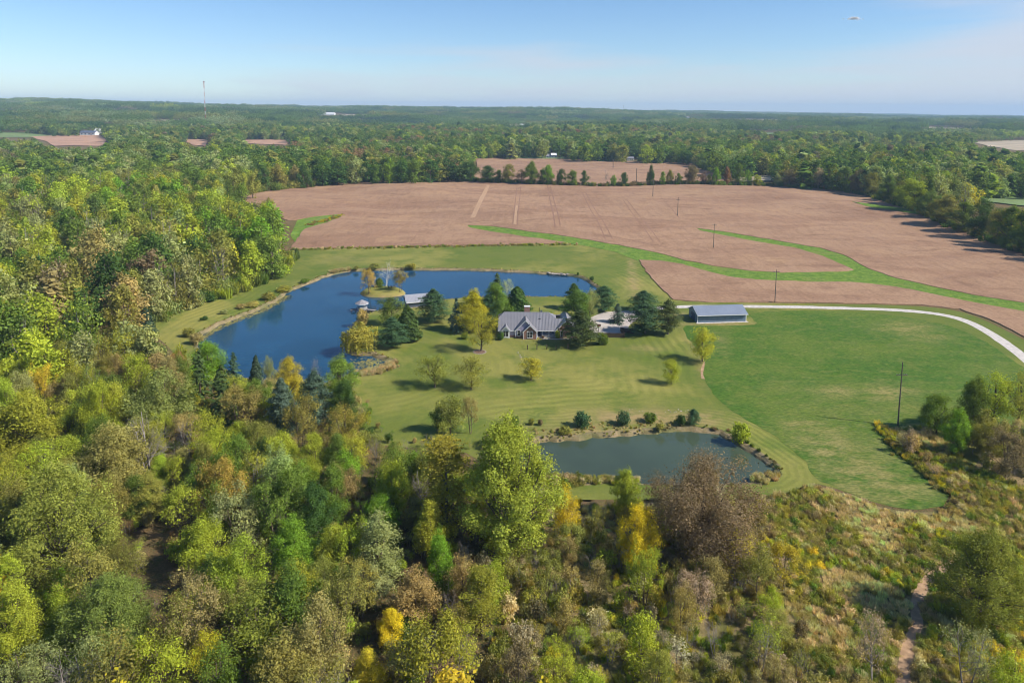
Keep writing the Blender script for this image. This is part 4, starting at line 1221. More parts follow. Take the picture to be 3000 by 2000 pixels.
# single trees that stand out in the near woods
GF = 'foreground woods'
for a in (
    ('grand', 1482, 1620, 1232, 272, (.215, .265, .038), 'huge yellow-green maple at the left end of the smaller pond', None, 0),
    ('twiggy', 2062, 1650, 1358, 345, (.155, .122, .072), 'big dull brown twiggy tree in front of the smaller pond'),
    ('oak', 1860, 1690, 1482, 120, (.40, .33, .02), 'golden yellow tree left of the big brown twiggy tree'),
    ('lacy', 1882, 1800, 1596, 110, 'lime', 'narrow yellow-green tree under the golden tree'),
    ('open', 1652, 1590, 1420, 86, (.40, .32, .02), 'golden tree just right of the huge maple'),
    ('maple', 1828, 1510, 1376, 96, 'lime', 'yellow-green tree top poking into the smaller pond'),
    ('layered', 1305, 1580, 1288, 185, (.20, .19, .03), 'layered olive-gold tree left of the huge maple'),
    ('maple', 1287, 1730, 1552, 86, 'fresh', 'small bright green tree below the huge maple'),
    ('poplar', 1110, 1730, 1506, 155, 'sage', 'pale sage tree below the dark hollow left of the huge maple'),
    ('maple', 1116, 1580, 1453, 118, 'fresh', 'bright green domed tree behind the pale sage tree'),
    ('oak', 1150, 1530, 1348, 108, 'lime', 'yellow-green tree two crowns left of the huge maple'),
    ('grand', 182, 1720, 1364, 290, (.19, .225, .045), 'large yellow-green maple near the left edge of the woods', None, 1),
    ('oak', 92, 1350, 1158, 200, (.22, .225, .03), 'yellow-green spreading tree at the left edge with golden tips'),
    ('spruce', 590, 1200, 1028, 84, 'cedar', 'dark spruce, left one of the two tall ones below the pond tip'),
    ('spruce', 655, 1262, 1072, 104, 'cedar', 'dark spruce, right one of the two tall ones below the pond tip'),
    ('spruce', 687, 1140, 1033, 58, 'spruce', 'dark spruce with tip against the long pond'),
    ('cedar', 752, 1130, 1042, 42, 'spruce', 'narrow dark evergreen with tip against the long pond'),
    ('cedar', 428, 985, 903, 60, 'spruce', 'dark evergreen at the woods edge left of the pond tip'),
    ('spruce', 346, 1010, 868, 66, 'cedar', 'tall dark spruce inside the left woods above the lawn strip'),
    ('maple', 610, 1140, 1000, 108, 'fresh', 'green maple overlapping the left tip of the long pond'),
    ('maple', 850, 1178, 1048, 84, (.30, .27, .03), 'golden tree in front of the long pond'),
    ('maple', 1000, 1165, 1042, 104, (.14, .20, .035), 'light green maple at the pond cove by the lawn'),
    ('bare', 922, 1150, 1040, 44, 'grey', 'grey leafless tree against the long pond water'),
    ('lacy', 790, 1150, 1045, 44, 'sage', 'slim pale tree against the long pond water'),
    ('pine', 830, 1300, 1110, 90, 'blue', 'blue-green pine in the woods below the long pond'),
    ('pine', 925, 1260, 1085, 100, 'blue', 'blue-green pine at the woods edge below the pond cove'),
    ('maple', 1010, 1260, 1110, 90, 'dark', 'dark green tree at the lawn edge below the pond cove'),
    ('lacy', 880, 1330, 1165, 120, (.19, .165, .045), 'orange-tan tree in the woods left of the lower lawn'),
    ('open', 1010, 1330, 1180, 120, (.20, .175, .04), 'orange-gold tree at the edge of the lower lawn'),
    ('lacy', 720, 1300, 1130, 130, (.18, .155, .05), 'russet-gold tree in the woods below the pond spruces'),
    ('young', 1320, 1270, 1160, 100, (.17, .185, .04), 'olive thicket tree standing out on the lower lawn'),
    ('lacy', 1380, 1270, 1160, 56, 'tan', 'thin tan tree at the right of the lower lawn thicket'),
    ('young', 1280, 1262, 1190, 50, 'dark', 'small dark tree at the left of the lower lawn thicket'),
    ('lacy', 398, 905, 828, 62, 'plum', 'reddish half-bare tree in the left woods above the lawn strip'),
    ('maple', 1145, 1900, 1782, 84, (.42, .36, .02), 'bright yellow little tree near the bottom edge'),
    ('maple', 1082, 2060, 1905, 120, 'yellow', 'yellow-olive tree at the bottom edge'),
    ('lacy', 1268, 2090, 1800, 240, (.19, .19, .025), 'wide olive feathery tree at the bottom edge'),
    ('layered', 1412, 1860, 1666, 135, (.165, .175, .025), 'olive-green feathery tree below the huge maple'),
    ('maple', 862, 1710, 1515, 132, 'fresh', 'bright green tree in the middle of the left woods'),
    ('oak', 716, 1780, 1572, 160, (.19, .24, .03), 'round yellow-green tree in the lower left woods'),
    ('oak', 606, 1690, 1512, 165, 'lime', 'yellow-green tree above the leaf-littered clearing'),
    ('maple', 926, 1610, 1418, 124, (.05, .10, .025), 'dark green tree in the middle woods'),
    ('grand', 330, 1960, 1690, 250, (.13, .165, .04), 'large mid green tree in the lower left woods', None, 1),
    ('maple', 62, 1960, 1700, 160, 'lime', 'yellow-green tree at the left edge low down'),
    ('lacy', 92, 2090, 1915, 180, 'sage', 'greyish olive tree in the bottom left corner'),
    ('open', 745, 1960, 1728, 230, (.14, .165, .03), 'wide olive-green tree in the lower left woods'),
    ('lacy', 700, 1640, 1440, 170, 'sage', 'pale sage feathery tree in the middle of the left woods'),
    ('oak', 480, 1280, 1085, 200, (.16, .185, .055), 'wide sage-olive tree below the dark spruces'),
    ('oak', 340, 1480, 1250, 210, (.20, .19, .06), 'tan-olive spreading tree in the left woods'),
    ('grand', 2868, 1830, 1556, 240, (.155, .175, .035), 'big olive-green tree at the lower right edge over the path', None, 1),
    ('thin', 2830, 2010, 1818, 165, 'sage', 'thin grey-green tree at the lower right beside the path'),
    ('young', 2955, 2080, 1920, 120, 'lime', 'yellow-green small tree in the bottom right corner'),
    ('lacy', 2292, 1730, 1578, 112, (.30, .26, .03), 'yellow-topped small tree right of the big brown twiggy tree'),
    ('lacy', 2215, 1770, 1600, 112, 'olive', 'olive small tree below the big brown twiggy tree'),
    ('thin', 2560, 2000, 1790, 120, 'grey', 'dark leafless sapling left of the path at the bottom'),
    ('oak', 2742, 1268, 1154, 116, 'green', 'dark green tree right of the near power pole'),
    ('maple', 2802, 1330, 1196, 86, 'fresh', 'leafy green tree in front of the right tree clump'),
    ('open', 2905, 1250, 1086, 126, 'lime', 'tall open yellow-green tree with forked trunk at right'),
    ('open', 2980, 1250, 1084, 116, (.21, .215, .05), 'tall yellow-green tree at the right edge of the clump'),
    ('oak', 2846, 1256, 1104, 96, 'green', 'mid green tree in the middle of the right clump'),
    ('lacy', 2950, 1400, 1260, 130, 'brown', 'brown-leaved tree at the right edge of the clump'),
    ('oak', 2890, 1345, 1240, 90, 'olive', 'olive tree low in the right clump'),
): plant(*a[:7], GF, *a[8:])

# ---- the rest of the woods: clear view areas in the photograph that no tree stands in front of
CLEAR = [np.array(p, float) for p in (
    [(689,569),(731,557),(1000,536),(1349,528),(1638,541),(2000,536),(2287,541),(2430,549),(2526,563),(2622,587),(2732,632),(2837,670),(2932,706),(3000,725),(3800,985),(3800,1350),(3060,1095),(2990,1080),(2900,1090),(2800,1115),(2720,1150),(2700,1190),(2700,1240),(2640,1245),(2595,1250),(2612,1293),(2689,1363),(2746,1408),(2778,1440),(2775,1472),(2733,1494),(2625,1491),(2542,1459),(2446,1424),(2376,1408),(2340,1425),(2280,1440),(2215,1445),
     (2190,1400),(2130,1365),(2050,1358),(1980,1365),(1930,1390),(1890,1425),(1780,1432),(1690,1450),(1605,1425),(1605,1370),(1570,1300),(1540,1260),(1490,1230),(1440,1240),(1405,1275),(1390,1270),(1270,1262),(1140,1255),(1105,1200),(1065,1130),(1050,1090),(1030,1060),(1000,1048),(950,1055),(910,1045),(880,1058),(830,1045),(770,1055),(740,1070),(700,1040),(660,1045),(630,1000),(600,1000),(560,1015),(525,1000),(480,965),(452,950),(508,920),(581,895),(653,870),(725,845),(794,812),(830,794),(850,770),(875,735),(848,729),(870,690),(880,650),(865,620),(800,580),(740,570)],
    [(232,385),(292,385),(292,400),(232,400)], [(1598,448),(1634,448),(1634,466),(1598,466)], [(1836,459),(1859,459),(1859,472),(1836,472)], [(934,332),(980,332),(980,340),(934,340)], [(2008,342),(2024,342),(2024,349),(2008,349)], [(1522,365),(1540,365),(1540,373),(1522,373)], [(2424,418),(2437,418),(2437,427),(2424,427)], [(428,322),(439,322),(439,329),(428,329)],
    ) ] + [np.array(v[0], float) for k, v in FAR.items()]
SCRUB = np.array([(2195,1440),(2300,1436),(2376,1410),(2625,1491),(2733,1494),(2800,1450),(2700,1340),(2600,1250),(2700,1240),(2760,1290),(2860,1380),(3000,1430),(3200,1430),(3400,1900),(3300,2600),(2450,2600),(2390,2000),(2330,1800),(2290,1650),(2240,1520)], float)
DWELL = np.array([(p[0], p[1]) for p in [ground_at(955, 341), ground_at(2015, 349), ground_at(1625, 465), ground_at(255, 398), ground_at(1847, 472)]])

def blocked(x, y, z, W, Hh):
    n = len(x)
    u = np.stack([y, -x], 1) / np.maximum(np.hypot(x, y), 1)[:, None]
    bad = np.zeros(n, bool)
    pts = []
    for s, f in ((0, 1.0), (-.42, .85), (.42, .85), (-.5, .6), (.5, .6), (-.4, .35), (.4, .35), (0, .1)):
        pts.append(project(np.stack([x + u[:, 0] * W * s, y + u[:, 1] * W * s, z + Hh * f], 1)))
    for poly in CLEAR:
        lo, hi = poly.min(0), poly.max(0)
        for q in pts:
            m = (q[:, 0] > lo[0]) & (q[:, 0] < hi[0]) & (q[:, 1] > lo[1]) & (q[:, 1] < hi[1]) & ~bad
            if m.any():
                idx = np.where(m)[0]
                bad[idx[inpoly(q[idx], poly)]] = True
    for poly in (pond1, pond2, crop):
        bad |= inpoly(np.stack([x, y], 1), poly)
    return bad

def jgrid(r0, r1, step, half=40.0):
    k = np.arange(-r1, r1, step); gx, gy = np.meshgrid(k, np.arange(0, r1, step))
    P = np.stack([gx.ravel(), gy.ravel()], 1) + rt.uniform(-.42, .42, (gx.size, 2)) * step
    D = np.hypot(P[:, 0], P[:, 1]); A = np.degrees(np.arctan2(P[:, 0], P[:, 1]))
    return P[(D >= r0) & (D < r1) & (np.abs(A) < half)]

def pick(names, probs, n):
    return rt.choice(names, n, p=np.array(probs) / np.sum(probs))

def fbm(x, y, s):
    return (np.sin(x / s + 1.7 * np.sin(y / s * .7)) + np.sin(y / s * 1.3 + 2.1 * np.sin(x / s * .6 + 1)) + .7 * np.sin((x + y) / s * 2.3)) / 2.7

# near woods
P = jgrid(56, 200, 5.4, 42)
z = height(P[:, 0], P[:, 1])
ip = project(np.column_stack([P, z]))
right = ip[:, 0] > 1330
Hh = np.where(right, rt.uniform(4.5, 9.0, len(P)), rt.uniform(7, 14, len(P))); W = Hh * rt.uniform(.5, .74, len(P))
far_ = np.hypot(P[:, 0], P[:, 1]) > 140
Hh[far_ & ~right] *= 1.1
ok = ~blocked(P[:, 0], P[:, 1], z, W, Hh) & ~inpoly(ip, SCRUB) & (~right | (rt.random(len(P)) < .72))
pl = np.array(PLANTED)
for i in np.where(ok)[0]:
    d = np.hypot(pl[:, 0] - P[i, 0], pl[:, 1] - P[i, 1])
    if (d < 2.2 + pl[:, 2] * .22).any(): ok[i] = False
# keep the crowns of the standout trees in sight
top = project(np.column_stack([P, z + Hh])); dpt = -((np.column_stack([P, z]) - CAMP) @ RM)[:, 2]; wpx = W * F / dpt
for bx_, by_, tp_, w_, d_ in MARKS:
    y1_ = tp_ + .62 * (by_ - tp_)
    hide = (dpt < d_ + 1) & (np.abs(top[:, 0] - bx_) < .36 * w_ + .36 * wpx) & (top[:, 1] < y1_) & (ip[:, 1] > y1_)
    k_ = np.clip((ip[:, 1] - y1_) / np.maximum(ip[:, 1] - top[:, 1], 1), .3, 1)
    Hh = np.where(hide, Hh * k_, Hh); W = np.where(hide, W * (.45 + .55 * k_), W)
# keep the leaf-littered clearing and the sight line to it open
clr = np.array([(560, 1600), (690, 1590), (720, 1700), (560, 1800), (470, 1760)], float)
top = project(np.column_stack([P, z + Hh]))
ok &= ~inpoly(ip, np.array([(410, 1560), (470, 1560), (480, 1740), (395, 1760)], float)) & ~inpoly(top, np.array([(395, 1600), (470, 1590), (470, 1730), (390, 1740)], float))
P, z, Hh, W, ip, right = P[ok], z[ok], Hh[ok], W[ok], ip[ok], right[ok]
vis = (ip[:, 0] > -140) & (ip[:, 0] < 3140)
P, z, Hh, W, ip, right = P[vis], z[vis], Hh[vis], W[vis], ip[vis], right[vis]
n = len(P)
tnL = pick(['lime', 'green', 'olive', 'fresh', 'sage', 'dark', 'tan', 'gold', 'russet', 'yellow', 'orange'], [.30, .18, .28, .06, .07, .01, .1, .004, .004, .03, .002], n)
tnR = pick(['olive', 'tan', 'lime', 'sage', 'gold', 'green', 'grey', 'brown', 'yellow', 'russet'], [.3, .25, .18, .08, .02, .05, .08, .02, .04, .01], n)
tn = np.where(right, tnR, tnL)
kd = np.where(right, pick(['open', 'lacy', 'thin', 'bare', 'young', 'oak'], [.10, .36, .28, .15, .09, .02], n), pick(['maple', 'oak', 'poplar', 'open', 'lacy', 'thin', 'bare', 'spruce', 'pine'], [.13, .18, .12, .23, .27, .05, .02, 0, 0], n))
app = W * Hh / (P[:, 0] ** 2 + P[:, 1] ** 2 + 60 ** 2)
cen = project(np.column_stack([P, z + Hh * .6]))
app = app * ((cen[:, 1] < 2060) & (cen[:, 0] > -30) & (cen[:, 0] < 3030))
order = np.argsort(-app)
NIND = max(0, 318 - TREE_COUNT[0] + 45)
ind = order[:NIND]; ind = ind[app[ind] > 0]
rest = np.setdiff1d(np.arange(n), ind)
ROWS = ((1180, 'just below the long pond'), (1380, 'midway in the near woods'), (1580, 'deep in the near woods'), (1790, 'in the lower woods'), (2100, 'along the bottom edge'))
COLS = ((330, 'at the far left'), (720, 'in the left quarter'), (1080, 'left of the sage tree'), (1360, 'left of the huge maple'), (1700, 'below the huge maple'), (2050, 'below the golden tree'), (3100, 'below the brown twiggy tree'))
cell = {}
for i in ind:
    k = kd[i]
    wd = 'dark evergreen' if k in ('spruce', 'pine') else ('grey leafless' if k == 'bare' else WORD[tn[i]] + (' thin-leaved' if k in ('thin', 'lacy') else ''))
    rw = next(t for y_, t in ROWS if cen[i, 1] < y_ or y_ == 2100); cl_ = next(t for x_, t in COLS if cen[i, 0] < x_ or x_ == 3100)
    cell.setdefault((wd, rw, cl_), []).append(i)
ORD = ['first', 'second', 'third', 'fourth', 'fifth', 'sixth', 'seventh', 'eighth', 'ninth', 'tenth', 'eleventh', 'twelfth', 'thirteenth']
for (wd, rw, cl_), L in cell.items():
    L.sort(key=lambda i: cen[i, 0])
    for q, i in enumerate(L):
        lb = f'{wd} tree {rw}, {cl_}' if len(L) == 1 else f'{ORD[min(q, 12)]} {wd} tree {rw}, {cl_}'
        t = dict(spruce='cedar', pine='pine').get(kd[i], tn[i])
        put_tree(kd[i], (P[i, 0], P[i, 1], z[i]), W[i], Hh[i], jit(t, .14), lb, GF)

# ---- woodland masses
def scatter(name, sets, pos, rot, scl, vid, tint, label):
    col = bpy.data.collections.new(name + '_kinds')
    for k, me in enumerate(sets):
        o = bpy.data.objects.new(f'kind_{k:03d}', me); col.objects.link(o)
    me = bpy.data.meshes.new(name)
    me.vertices.add(len(pos)); me.vertices.foreach_set('co', np.asarray(pos, np.float32).ravel())
    for an, tp, key, arr in (('rot', 'FLOAT_VECTOR', 'vector', np.column_stack([np.zeros(len(pos)), np.zeros(len(pos)), rot])), ('scl', 'FLOAT_VECTOR', 'vector', scl), ('vid', 'INT', 'value', vid), ('tint', 'FLOAT_COLOR', 'color', np.column_stack([tint, np.ones(len(pos))]))):
        a = me.attributes.new(an, tp, 'POINT'); a.data.foreach_set(key, np.asarray(arr, np.int32 if tp == 'INT' else np.float32).ravel())
    o = link_mesh(name, me)
    tag(o, label, kind='stuff')
    ng = bpy.data.node_groups.new(name + '_scatter', 'GeometryNodeTree')
    ng.interface.new_socket('Geometry', in_out='INPUT', socket_type='NodeSocketGeometry'); ng.interface.new_socket('Geometry', in_out='OUTPUT', socket_type='NodeSocketGeometry')
    N, Lk = ng.nodes, ng.links
    gi, go = N.new('NodeGroupInput'), N.new('NodeGroupOutput')
    ci = N.new('GeometryNodeCollectionInfo'); ci.inputs['Collection'].default_value = col; ci.inputs['Separate Children'].default_value = True; ci.inputs['Reset Children'].default_value = True
    ip_ = N.new('GeometryNodeInstanceOnPoints'); ip_.inputs['Pick Instance'].default_value = True
    def na(nm, tp):
        a = N.new('GeometryNodeInputNamedAttribute'); a.data_type = tp; a.inputs['Name'].default_value = nm
        return [s for s in a.outputs if s.enabled and s.name == 'Attribute'][0]
    Lk.new(gi.outputs[0], ip_.inputs['Points']); Lk.new(ci.outputs[0], ip_.inputs['Instance'])
    Lk.new(na('vid', 'INT'), ip_.inputs['Instance Index']); Lk.new(na('rot', 'FLOAT_VECTOR'), ip_.inputs['Rotation']); Lk.new(na('scl', 'FLOAT_VECTOR'), ip_.inputs['Scale'])
    Lk.new(ip_.outputs[0], go.inputs[0])
    o.modifiers.new('scatter', 'NODES').node_group = ng
    return o

def woods(name, P, Hh, W, tints, sets, vid, label, sink=0.0):
    z = height(P[:, 0], P[:, 1]) - sink
    ws = np.array([s[1] for s in sets])[vid]; hs = np.array([s[2] for s in sets])[vid]
    scl = np.column_stack([W / ws, W / ws, Hh / hs])
    return scatter(name, [s[0] for s in sets], np.column_stack([P, z]), rt.uniform(0, 6.28, len(P)), scl, vid, tints, label)

def tints_of(names, var=.16):
    base = np.array([TINT[k] for k in names])
    return base * rt.uniform(1 - var, 1 + var, (len(base), 1)) * rt.uniform(1 - var * .5, 1 + var * .5, base.shape)

SETS = MIDS + MIDS_OPEN + MIDS_CON
def vids(n_): return np.where(rt.random(n_) < .7, rt.integers(0, 8, n_), np.where(rt.random(n_) < .93, rt.integers(8, 14, n_), rt.integers(14, 16, n_)))

if len(rest):
    woods('woodland', P[rest], Hh[rest], W[rest], tints_of(tn[rest]), SETS, vids(len(rest)), 'dense mixed trees filling in behind the foreground woods')
# left woods
P = jgrid(192, 640, 11.0, 42)
z = height(P[:, 0], P[:, 1]); Hh = rt.uniform(14, 24, len(P)) * (1 + .12 * fbm(P[:, 0], P[:, 1], 40)); W = Hh * rt.uniform(.52, .72, len(P))
ok = ~blocked(P[:, 0], P[:, 1], z, W, Hh)
P, Hh, W = P[ok], Hh[ok], W[ok]
n = len(P); fb = fbm(P[:, 0], P[:, 1], 55)
nm = np.where(fb > .35, pick(['lime', 'fresh', 'green', 'olive'], [.42, .2, .26, .12], n), np.where(fb < -.4, pick(['olive', 'green', 'dark', 'tan', 'brown', 'sage'], [.33, .25, .06, .16, .05, .15], n), pick(['green', 'dark', 'lime', 'olive', 'sage', 'yellow'], [.36, .08, .24, .18, .11, .03], n)))
woods('woodland', P, Hh, W, tints_of(nm) * 1.08, SETS, vids(n), 'broad green woods covering the left side behind the pond')
# woods beyond the fields
P = jgrid(640, 1900, 14.5, 41)
z = height(P[:, 0], P[:, 1]); Hh = rt.uniform(16, 26, len(P)) * (1 + .15 * fbm(P[:, 0], P[:, 1], 120)); W = Hh * rt.uniform(.75, 1.0, len(P))
ok = ~blocked(P[:, 0], P[:, 1], z, W, Hh) & (np.hypot(P[:, 0][:, None] - DWELL[:, 0], P[:, 1][:, None] - DWELL[:, 1]).min(1) > 16)
P, Hh, W = P[ok], Hh[ok], W[ok]
n = len(P); fb = fbm(P[:, 0], P[:, 1], 90)
nm = np.where(fb > .4, pick(['lime', 'green', 'sage', 'olive'], [.1, .5, .25, .15], n), np.where(fb < -.45, pick(['olive', 'dark', 'brown', 'green', 'russet'], [.3, .25, .18, .22, .05], n), pick(['green', 'dark', 'lime', 'olive', 'sage'], [.46, .26, .05, .15, .08], n)))
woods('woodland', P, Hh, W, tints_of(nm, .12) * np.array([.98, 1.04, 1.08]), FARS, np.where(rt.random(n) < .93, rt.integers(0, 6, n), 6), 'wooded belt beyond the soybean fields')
# far woods to the horizon
P = jgrid(1860, 13600, 72, 41)
z = height(P[:, 0], P[:, 1]); one = np.ones(len(P))
ok = np.ones(len(P), bool)
for sx, sy in ((0, 0), (-26, 0), (26, 0), (0, 26), (0, -26)):
    ok &= ~blocked(P[:, 0] + sx, P[:, 1] + sy, z, one * 14, one * 15)
DP = np.hypot(P[:, 0], P[:, 1])
ok &= ~((fbm(P[:, 0], P[:, 1], 330) > .80) & (DP > 3000))
P = P[ok]; n = len(P)
fb = fbm(P[:, 0], P[:, 1], 260)
nm = np.where(fb > .3, pick(['green', 'lime', 'sage', 'olive'], [.6, .02, .2, .18], n), np.where(fb < -.35, pick(['dark', 'green', 'spruce'], [.55, .35, .1], n), pick(['green', 'dark', 'olive', 'brown'], [.6, .2, .15, .05], n)))
ws = 76.0
z = height(P[:, 0], P[:, 1])
sc = rt.uniform(.95, 1.2, n)
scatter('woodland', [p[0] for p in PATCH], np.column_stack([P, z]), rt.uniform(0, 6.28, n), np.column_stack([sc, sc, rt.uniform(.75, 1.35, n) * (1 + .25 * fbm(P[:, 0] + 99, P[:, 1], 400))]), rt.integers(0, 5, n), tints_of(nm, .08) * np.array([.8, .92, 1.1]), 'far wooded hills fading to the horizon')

# undergrowth in the near woods and scrub in the lower right meadow
P = jgrid(58, 185, 2.6, 42)
z = height(P[:, 0], P[:, 1]); ip = project(np.column_stack([P, z]))
sc_ = inpoly(ip, SCRUB)
Hh = rt.uniform(1.0, 4.0, len(P)); W = Hh * rt.uniform(.7, 1.1, len(P))
ok = ~sc_ & ~blocked(P[:, 0], P[:, 1], z, W, Hh) & (rt.random(len(P)) < np.where(ip[:, 0] > 1350, .85, .8)) & ~inpoly(ip, np.array([(410, 1570), (470, 1570), (480, 1735), (395, 1750)], float))
P, Hh, W, ip = P[ok], Hh[ok], W[ok], ip[ok]; n = len(P)
nm = np.where(ip[:, 0] > 1350, pick(['tan', 'olive', 'grey', 'brown', 'straw', 'lime', 'green', 'willow', 'gold'], [.24, .24, .12, .04, .12, .12, .05, .06, .01], n), pick(['olive', 'tan', 'green', 'lime', 'dark', 'russet', 'fresh'], [.27, .2, .2, .14, .1, .06, .03], n))
woods('undergrowth', P, Hh, W, tints_of(nm, .2), BRUSH, pick(np.arange(6), [.16, .16, .16, .2, .12, .2], n).astype(int), 'olive and tan brush beneath the foreground trees')
P = jgrid(70, 185, 0.95, 42)
z = height(P[:, 0], P[:, 1]); ip = project(np.column_stack([P, z]))
thinw = (ip[:, 0] > 1450) & (ip[:, 1] > 1480) & ~inpoly(ip, SCRUB) & (rt.random(len(P)) < .45)
path = np.array([(2640, 2100), (2655, 1900), (2690, 1830), (2680, 1760), (2720, 1690), (2790, 1650), (2830, 1640)], float)
ok = (inpoly(ip, SCRUB) | thinw) & ~blocked(P[:, 0], P[:, 1], z, np.ones(len(P)), np.ones(len(P))) & ~inpoly(np.stack([P[:, 0], P[:, 1]], 1), crop) & (ip[:, 0] < 3150)
pw = np.array([G(*q) for q in path])
ok &= dist_to(P, [pw]) > .9
P, ip = P[ok], ip[ok]; n = len(P); fb = fbm(P[:, 0], P[:, 1], 7.5); fb2 = fbm(P[:, 0] + 40, P[:, 1], 13)
strw = (fb > -.1) & (ip[:, 1] < 1625) & (ip[:, 0] < 2650) & (ip[:, 0] > 2150) | (fb > .5)
nm = np.where(strw, pick(['straw', 'tan', 'pale'], [.6, .25, .15], n), np.where(fb2 > .2, pick(['olive', 'yellow', 'lime', 'green', 'tan', 'pale'], [.28, .12, .28, .14, .12, .06], n), pick(['olive', 'brown', 'tan', 'green', 'willow', 'straw'], [.36, .08, .22, .12, .12, .1], n)))
Hh = np.where(strw, rt.uniform(.4, .9, n), rt.uniform(.5, 1.5, n)); W = rt.uniform(1.1, 2.1, n)
woods('scrub', P, Hh, W, tints_of(nm, .18) * 1.15, WEED, np.where(strw | (rt.random(n) < .35), rt.integers(0, 3, n), rt.integers(3, 6, n)), 'rough straw and olive meadow weeds at the lower right')

# weeds on banks, reeds, field margin
def strip(px, half, step, hmin, hmax, names, probs, label, name, dens=1.0, mid=None, zoff=0.0):
    L = resample([G(*q) for q in px] if mid is None else mid, step, closed=False)
    k = max(int(half * 2 / step * dens), 1)
    Q = np.repeat(L, k, 0) + rt.normal(0, half * .6, (len(L) * k, 2))
    n = len(Q)
    H_ = rt.uniform(hmin, hmax, n)
    o = woods(name, Q, H_, H_ * rt.uniform(1.0, 1.7, n), tints_of(pick(names, probs, n), .2), WEED, rt.integers(0, 6, n), label, -zoff)
    return o
strip([(852,733),(1000,729),(1200,725),(1400,721),(1560,719),(1680,717)], 1.6, 1.2, .5, 1.5, ['olive','green','straw','tan','lime'], [.3,.3,.15,.15,.1], 'weedy margin between lawn and soybean field', 'weeds')
strip([(1060,1097),(1100,1090),(1142,1076),(1150,1064)], 1.4, .5, .7, 1.3, ['straw','tan'], [.7,.3], 'tan reeds in the pond cove', 'reeds')
strip([(975,798),(1000,792),(1022,790)], 1.1, .55, .7, 1.4, ['straw','tan'], [.7,.3], 'tan reeds on the far shore left of the island', 'reeds')
strip([(2205,1408),(2240,1405),(2268,1398)], 1.0, .5, .6, 1.3, ['straw','tan','pale'], [.6,.3,.1], 'pale reeds at the right tip of the smaller pond', 'reeds')
strip([(1608,1408),(1650,1412),(1714,1412)], 1.0, .5, .9, 1.7, ['olive','green','straw'], [.4,.3,.3], 'tall olive reeds at the near shore of the smaller pond', 'reeds')
strip([(1740,1412),(1800,1410),(1860,1412)], 1.0, .6, .6, 1.4, ['olive','lime','orange','straw'], [.4,.3,.1,.2], 'mixed weeds at the near shore of the smaller pond', 'weeds')
strip([(1560,1278),(1640,1268),(1760,1258),(1880,1250),(1990,1242)], 2.6, 1.0, .25, .6, ['tan','straw','olive','brown'], [.3,.3,.3,.1], 'dry brown weeds on the bank above the smaller pond', 'weeds', .8)
strip([(2064,1250),(2134,1266),(2200,1305),(2262,1348),(2286,1378)], .6, .8, .35, .8, ['dark','olive','brown','green'], [.3,.3,.2,.2], 'dark weeds fringing the right shore of the smaller pond', 'weeds', .9)
strip([(2587,1253),(2612,1297),(2689,1367),(2746,1413),(2782,1446)], 1.1, .7, .6, 1.3, ['dark','olive','yellow','tan'], [.2,.3,.3,.2], 'dark weeds along the right edge of the crop', 'weeds', 1.4)
strip(None, .5, 1.0, .2, .6, ['olive','tan','green','straw'], [.35,.25,.25,.15], 'low weeds fringing the long pond', 'weeds', .9, mid=hole1[: int(len(hole1))])
hd = [(1340,533)] + [(q[0], q[1] + 2) for q in HR] + [(3040, 755)]
strip(hd, 3.0, 3.0, 2.0, 5.0, ['dark','green','olive','brown'], [.35,.3,.2,.15], 'low brush along the hedgerow foot', 'undergrowth', 1.3)
strip([(900,660),(950,648),(1000,632)], 3.0, 1.5, .6, 1.4, ['yellow','olive','russet'], [.4,.4,.2], 'yellowing weeds in the wedge beside the soybean field', 'weeds', 1.2)
strip([(440,957),(508,925),(581,899),(653,874),(725,849),(794,816),(828,796),(845,772)], 4.0, 2.2, 2.0, 6.0, ['green','olive','lime','dark','sage'], [.35,.25,.2,.1,.1], 'leafy brush along the left woods edge', 'undergrowth', 1.6, mid=[G(x_ - 16, y_ - 8) for x_, y_ in [(440,957),(508,925),(581,899),(653,874),(725,849),(794,816),(828,796),(845,772)]])
strip([(740,566),(1000,533),(1345,524)], 4.0, 4.0, 3.0, 8.0, ['green','olive','brown','dark'], [.4,.3,.15,.15], 'leafy brush at the foot of the woods above the field', 'undergrowth', 1.5)
# lily pads: flat round leaves on the water
def lily(px, spread, cnt, label):
    L = resample([G(*q) for q in px], 1.0, closed=False)
    V, Fs = [], []
    for _ in range(cnt):
        c = L[rt.integers(len(L))] + rt.normal(0, spread, 2)
        if not inpoly([c], pond1)[0]: continue
        r_ = rt.uniform(.12, .3); o = len(V); zz = WATER_Z + .012 + rt.uniform(0, .02)
        for k in range(6): V.append((c[0] + r_ * math.cos(k * 1.047), c[1] + r_ * math.sin(k * 1.047), zz + rt.uniform(0, .02)))
        Fs.append(tuple(range(o, o + 6)))
    me = bpy.data.meshes.new('lily_pads'); me.from_pydata(V, [], Fs); me.materials.append(plain('lily_leaf', (.25, .22, .05), .6, .4, .5))
    tag(link_mesh('lily_pads', me), label, kind='stuff')
lily([(590,985),(640,955),(700,930),(780,900),(840,862)], .9, 1100, 'yellow-green lily pads along the left pond shore')
lily([(1050,1062),(1090,1055),(1120,1062)], 2.4, 420, 'scattered lily pads in the pond cove')
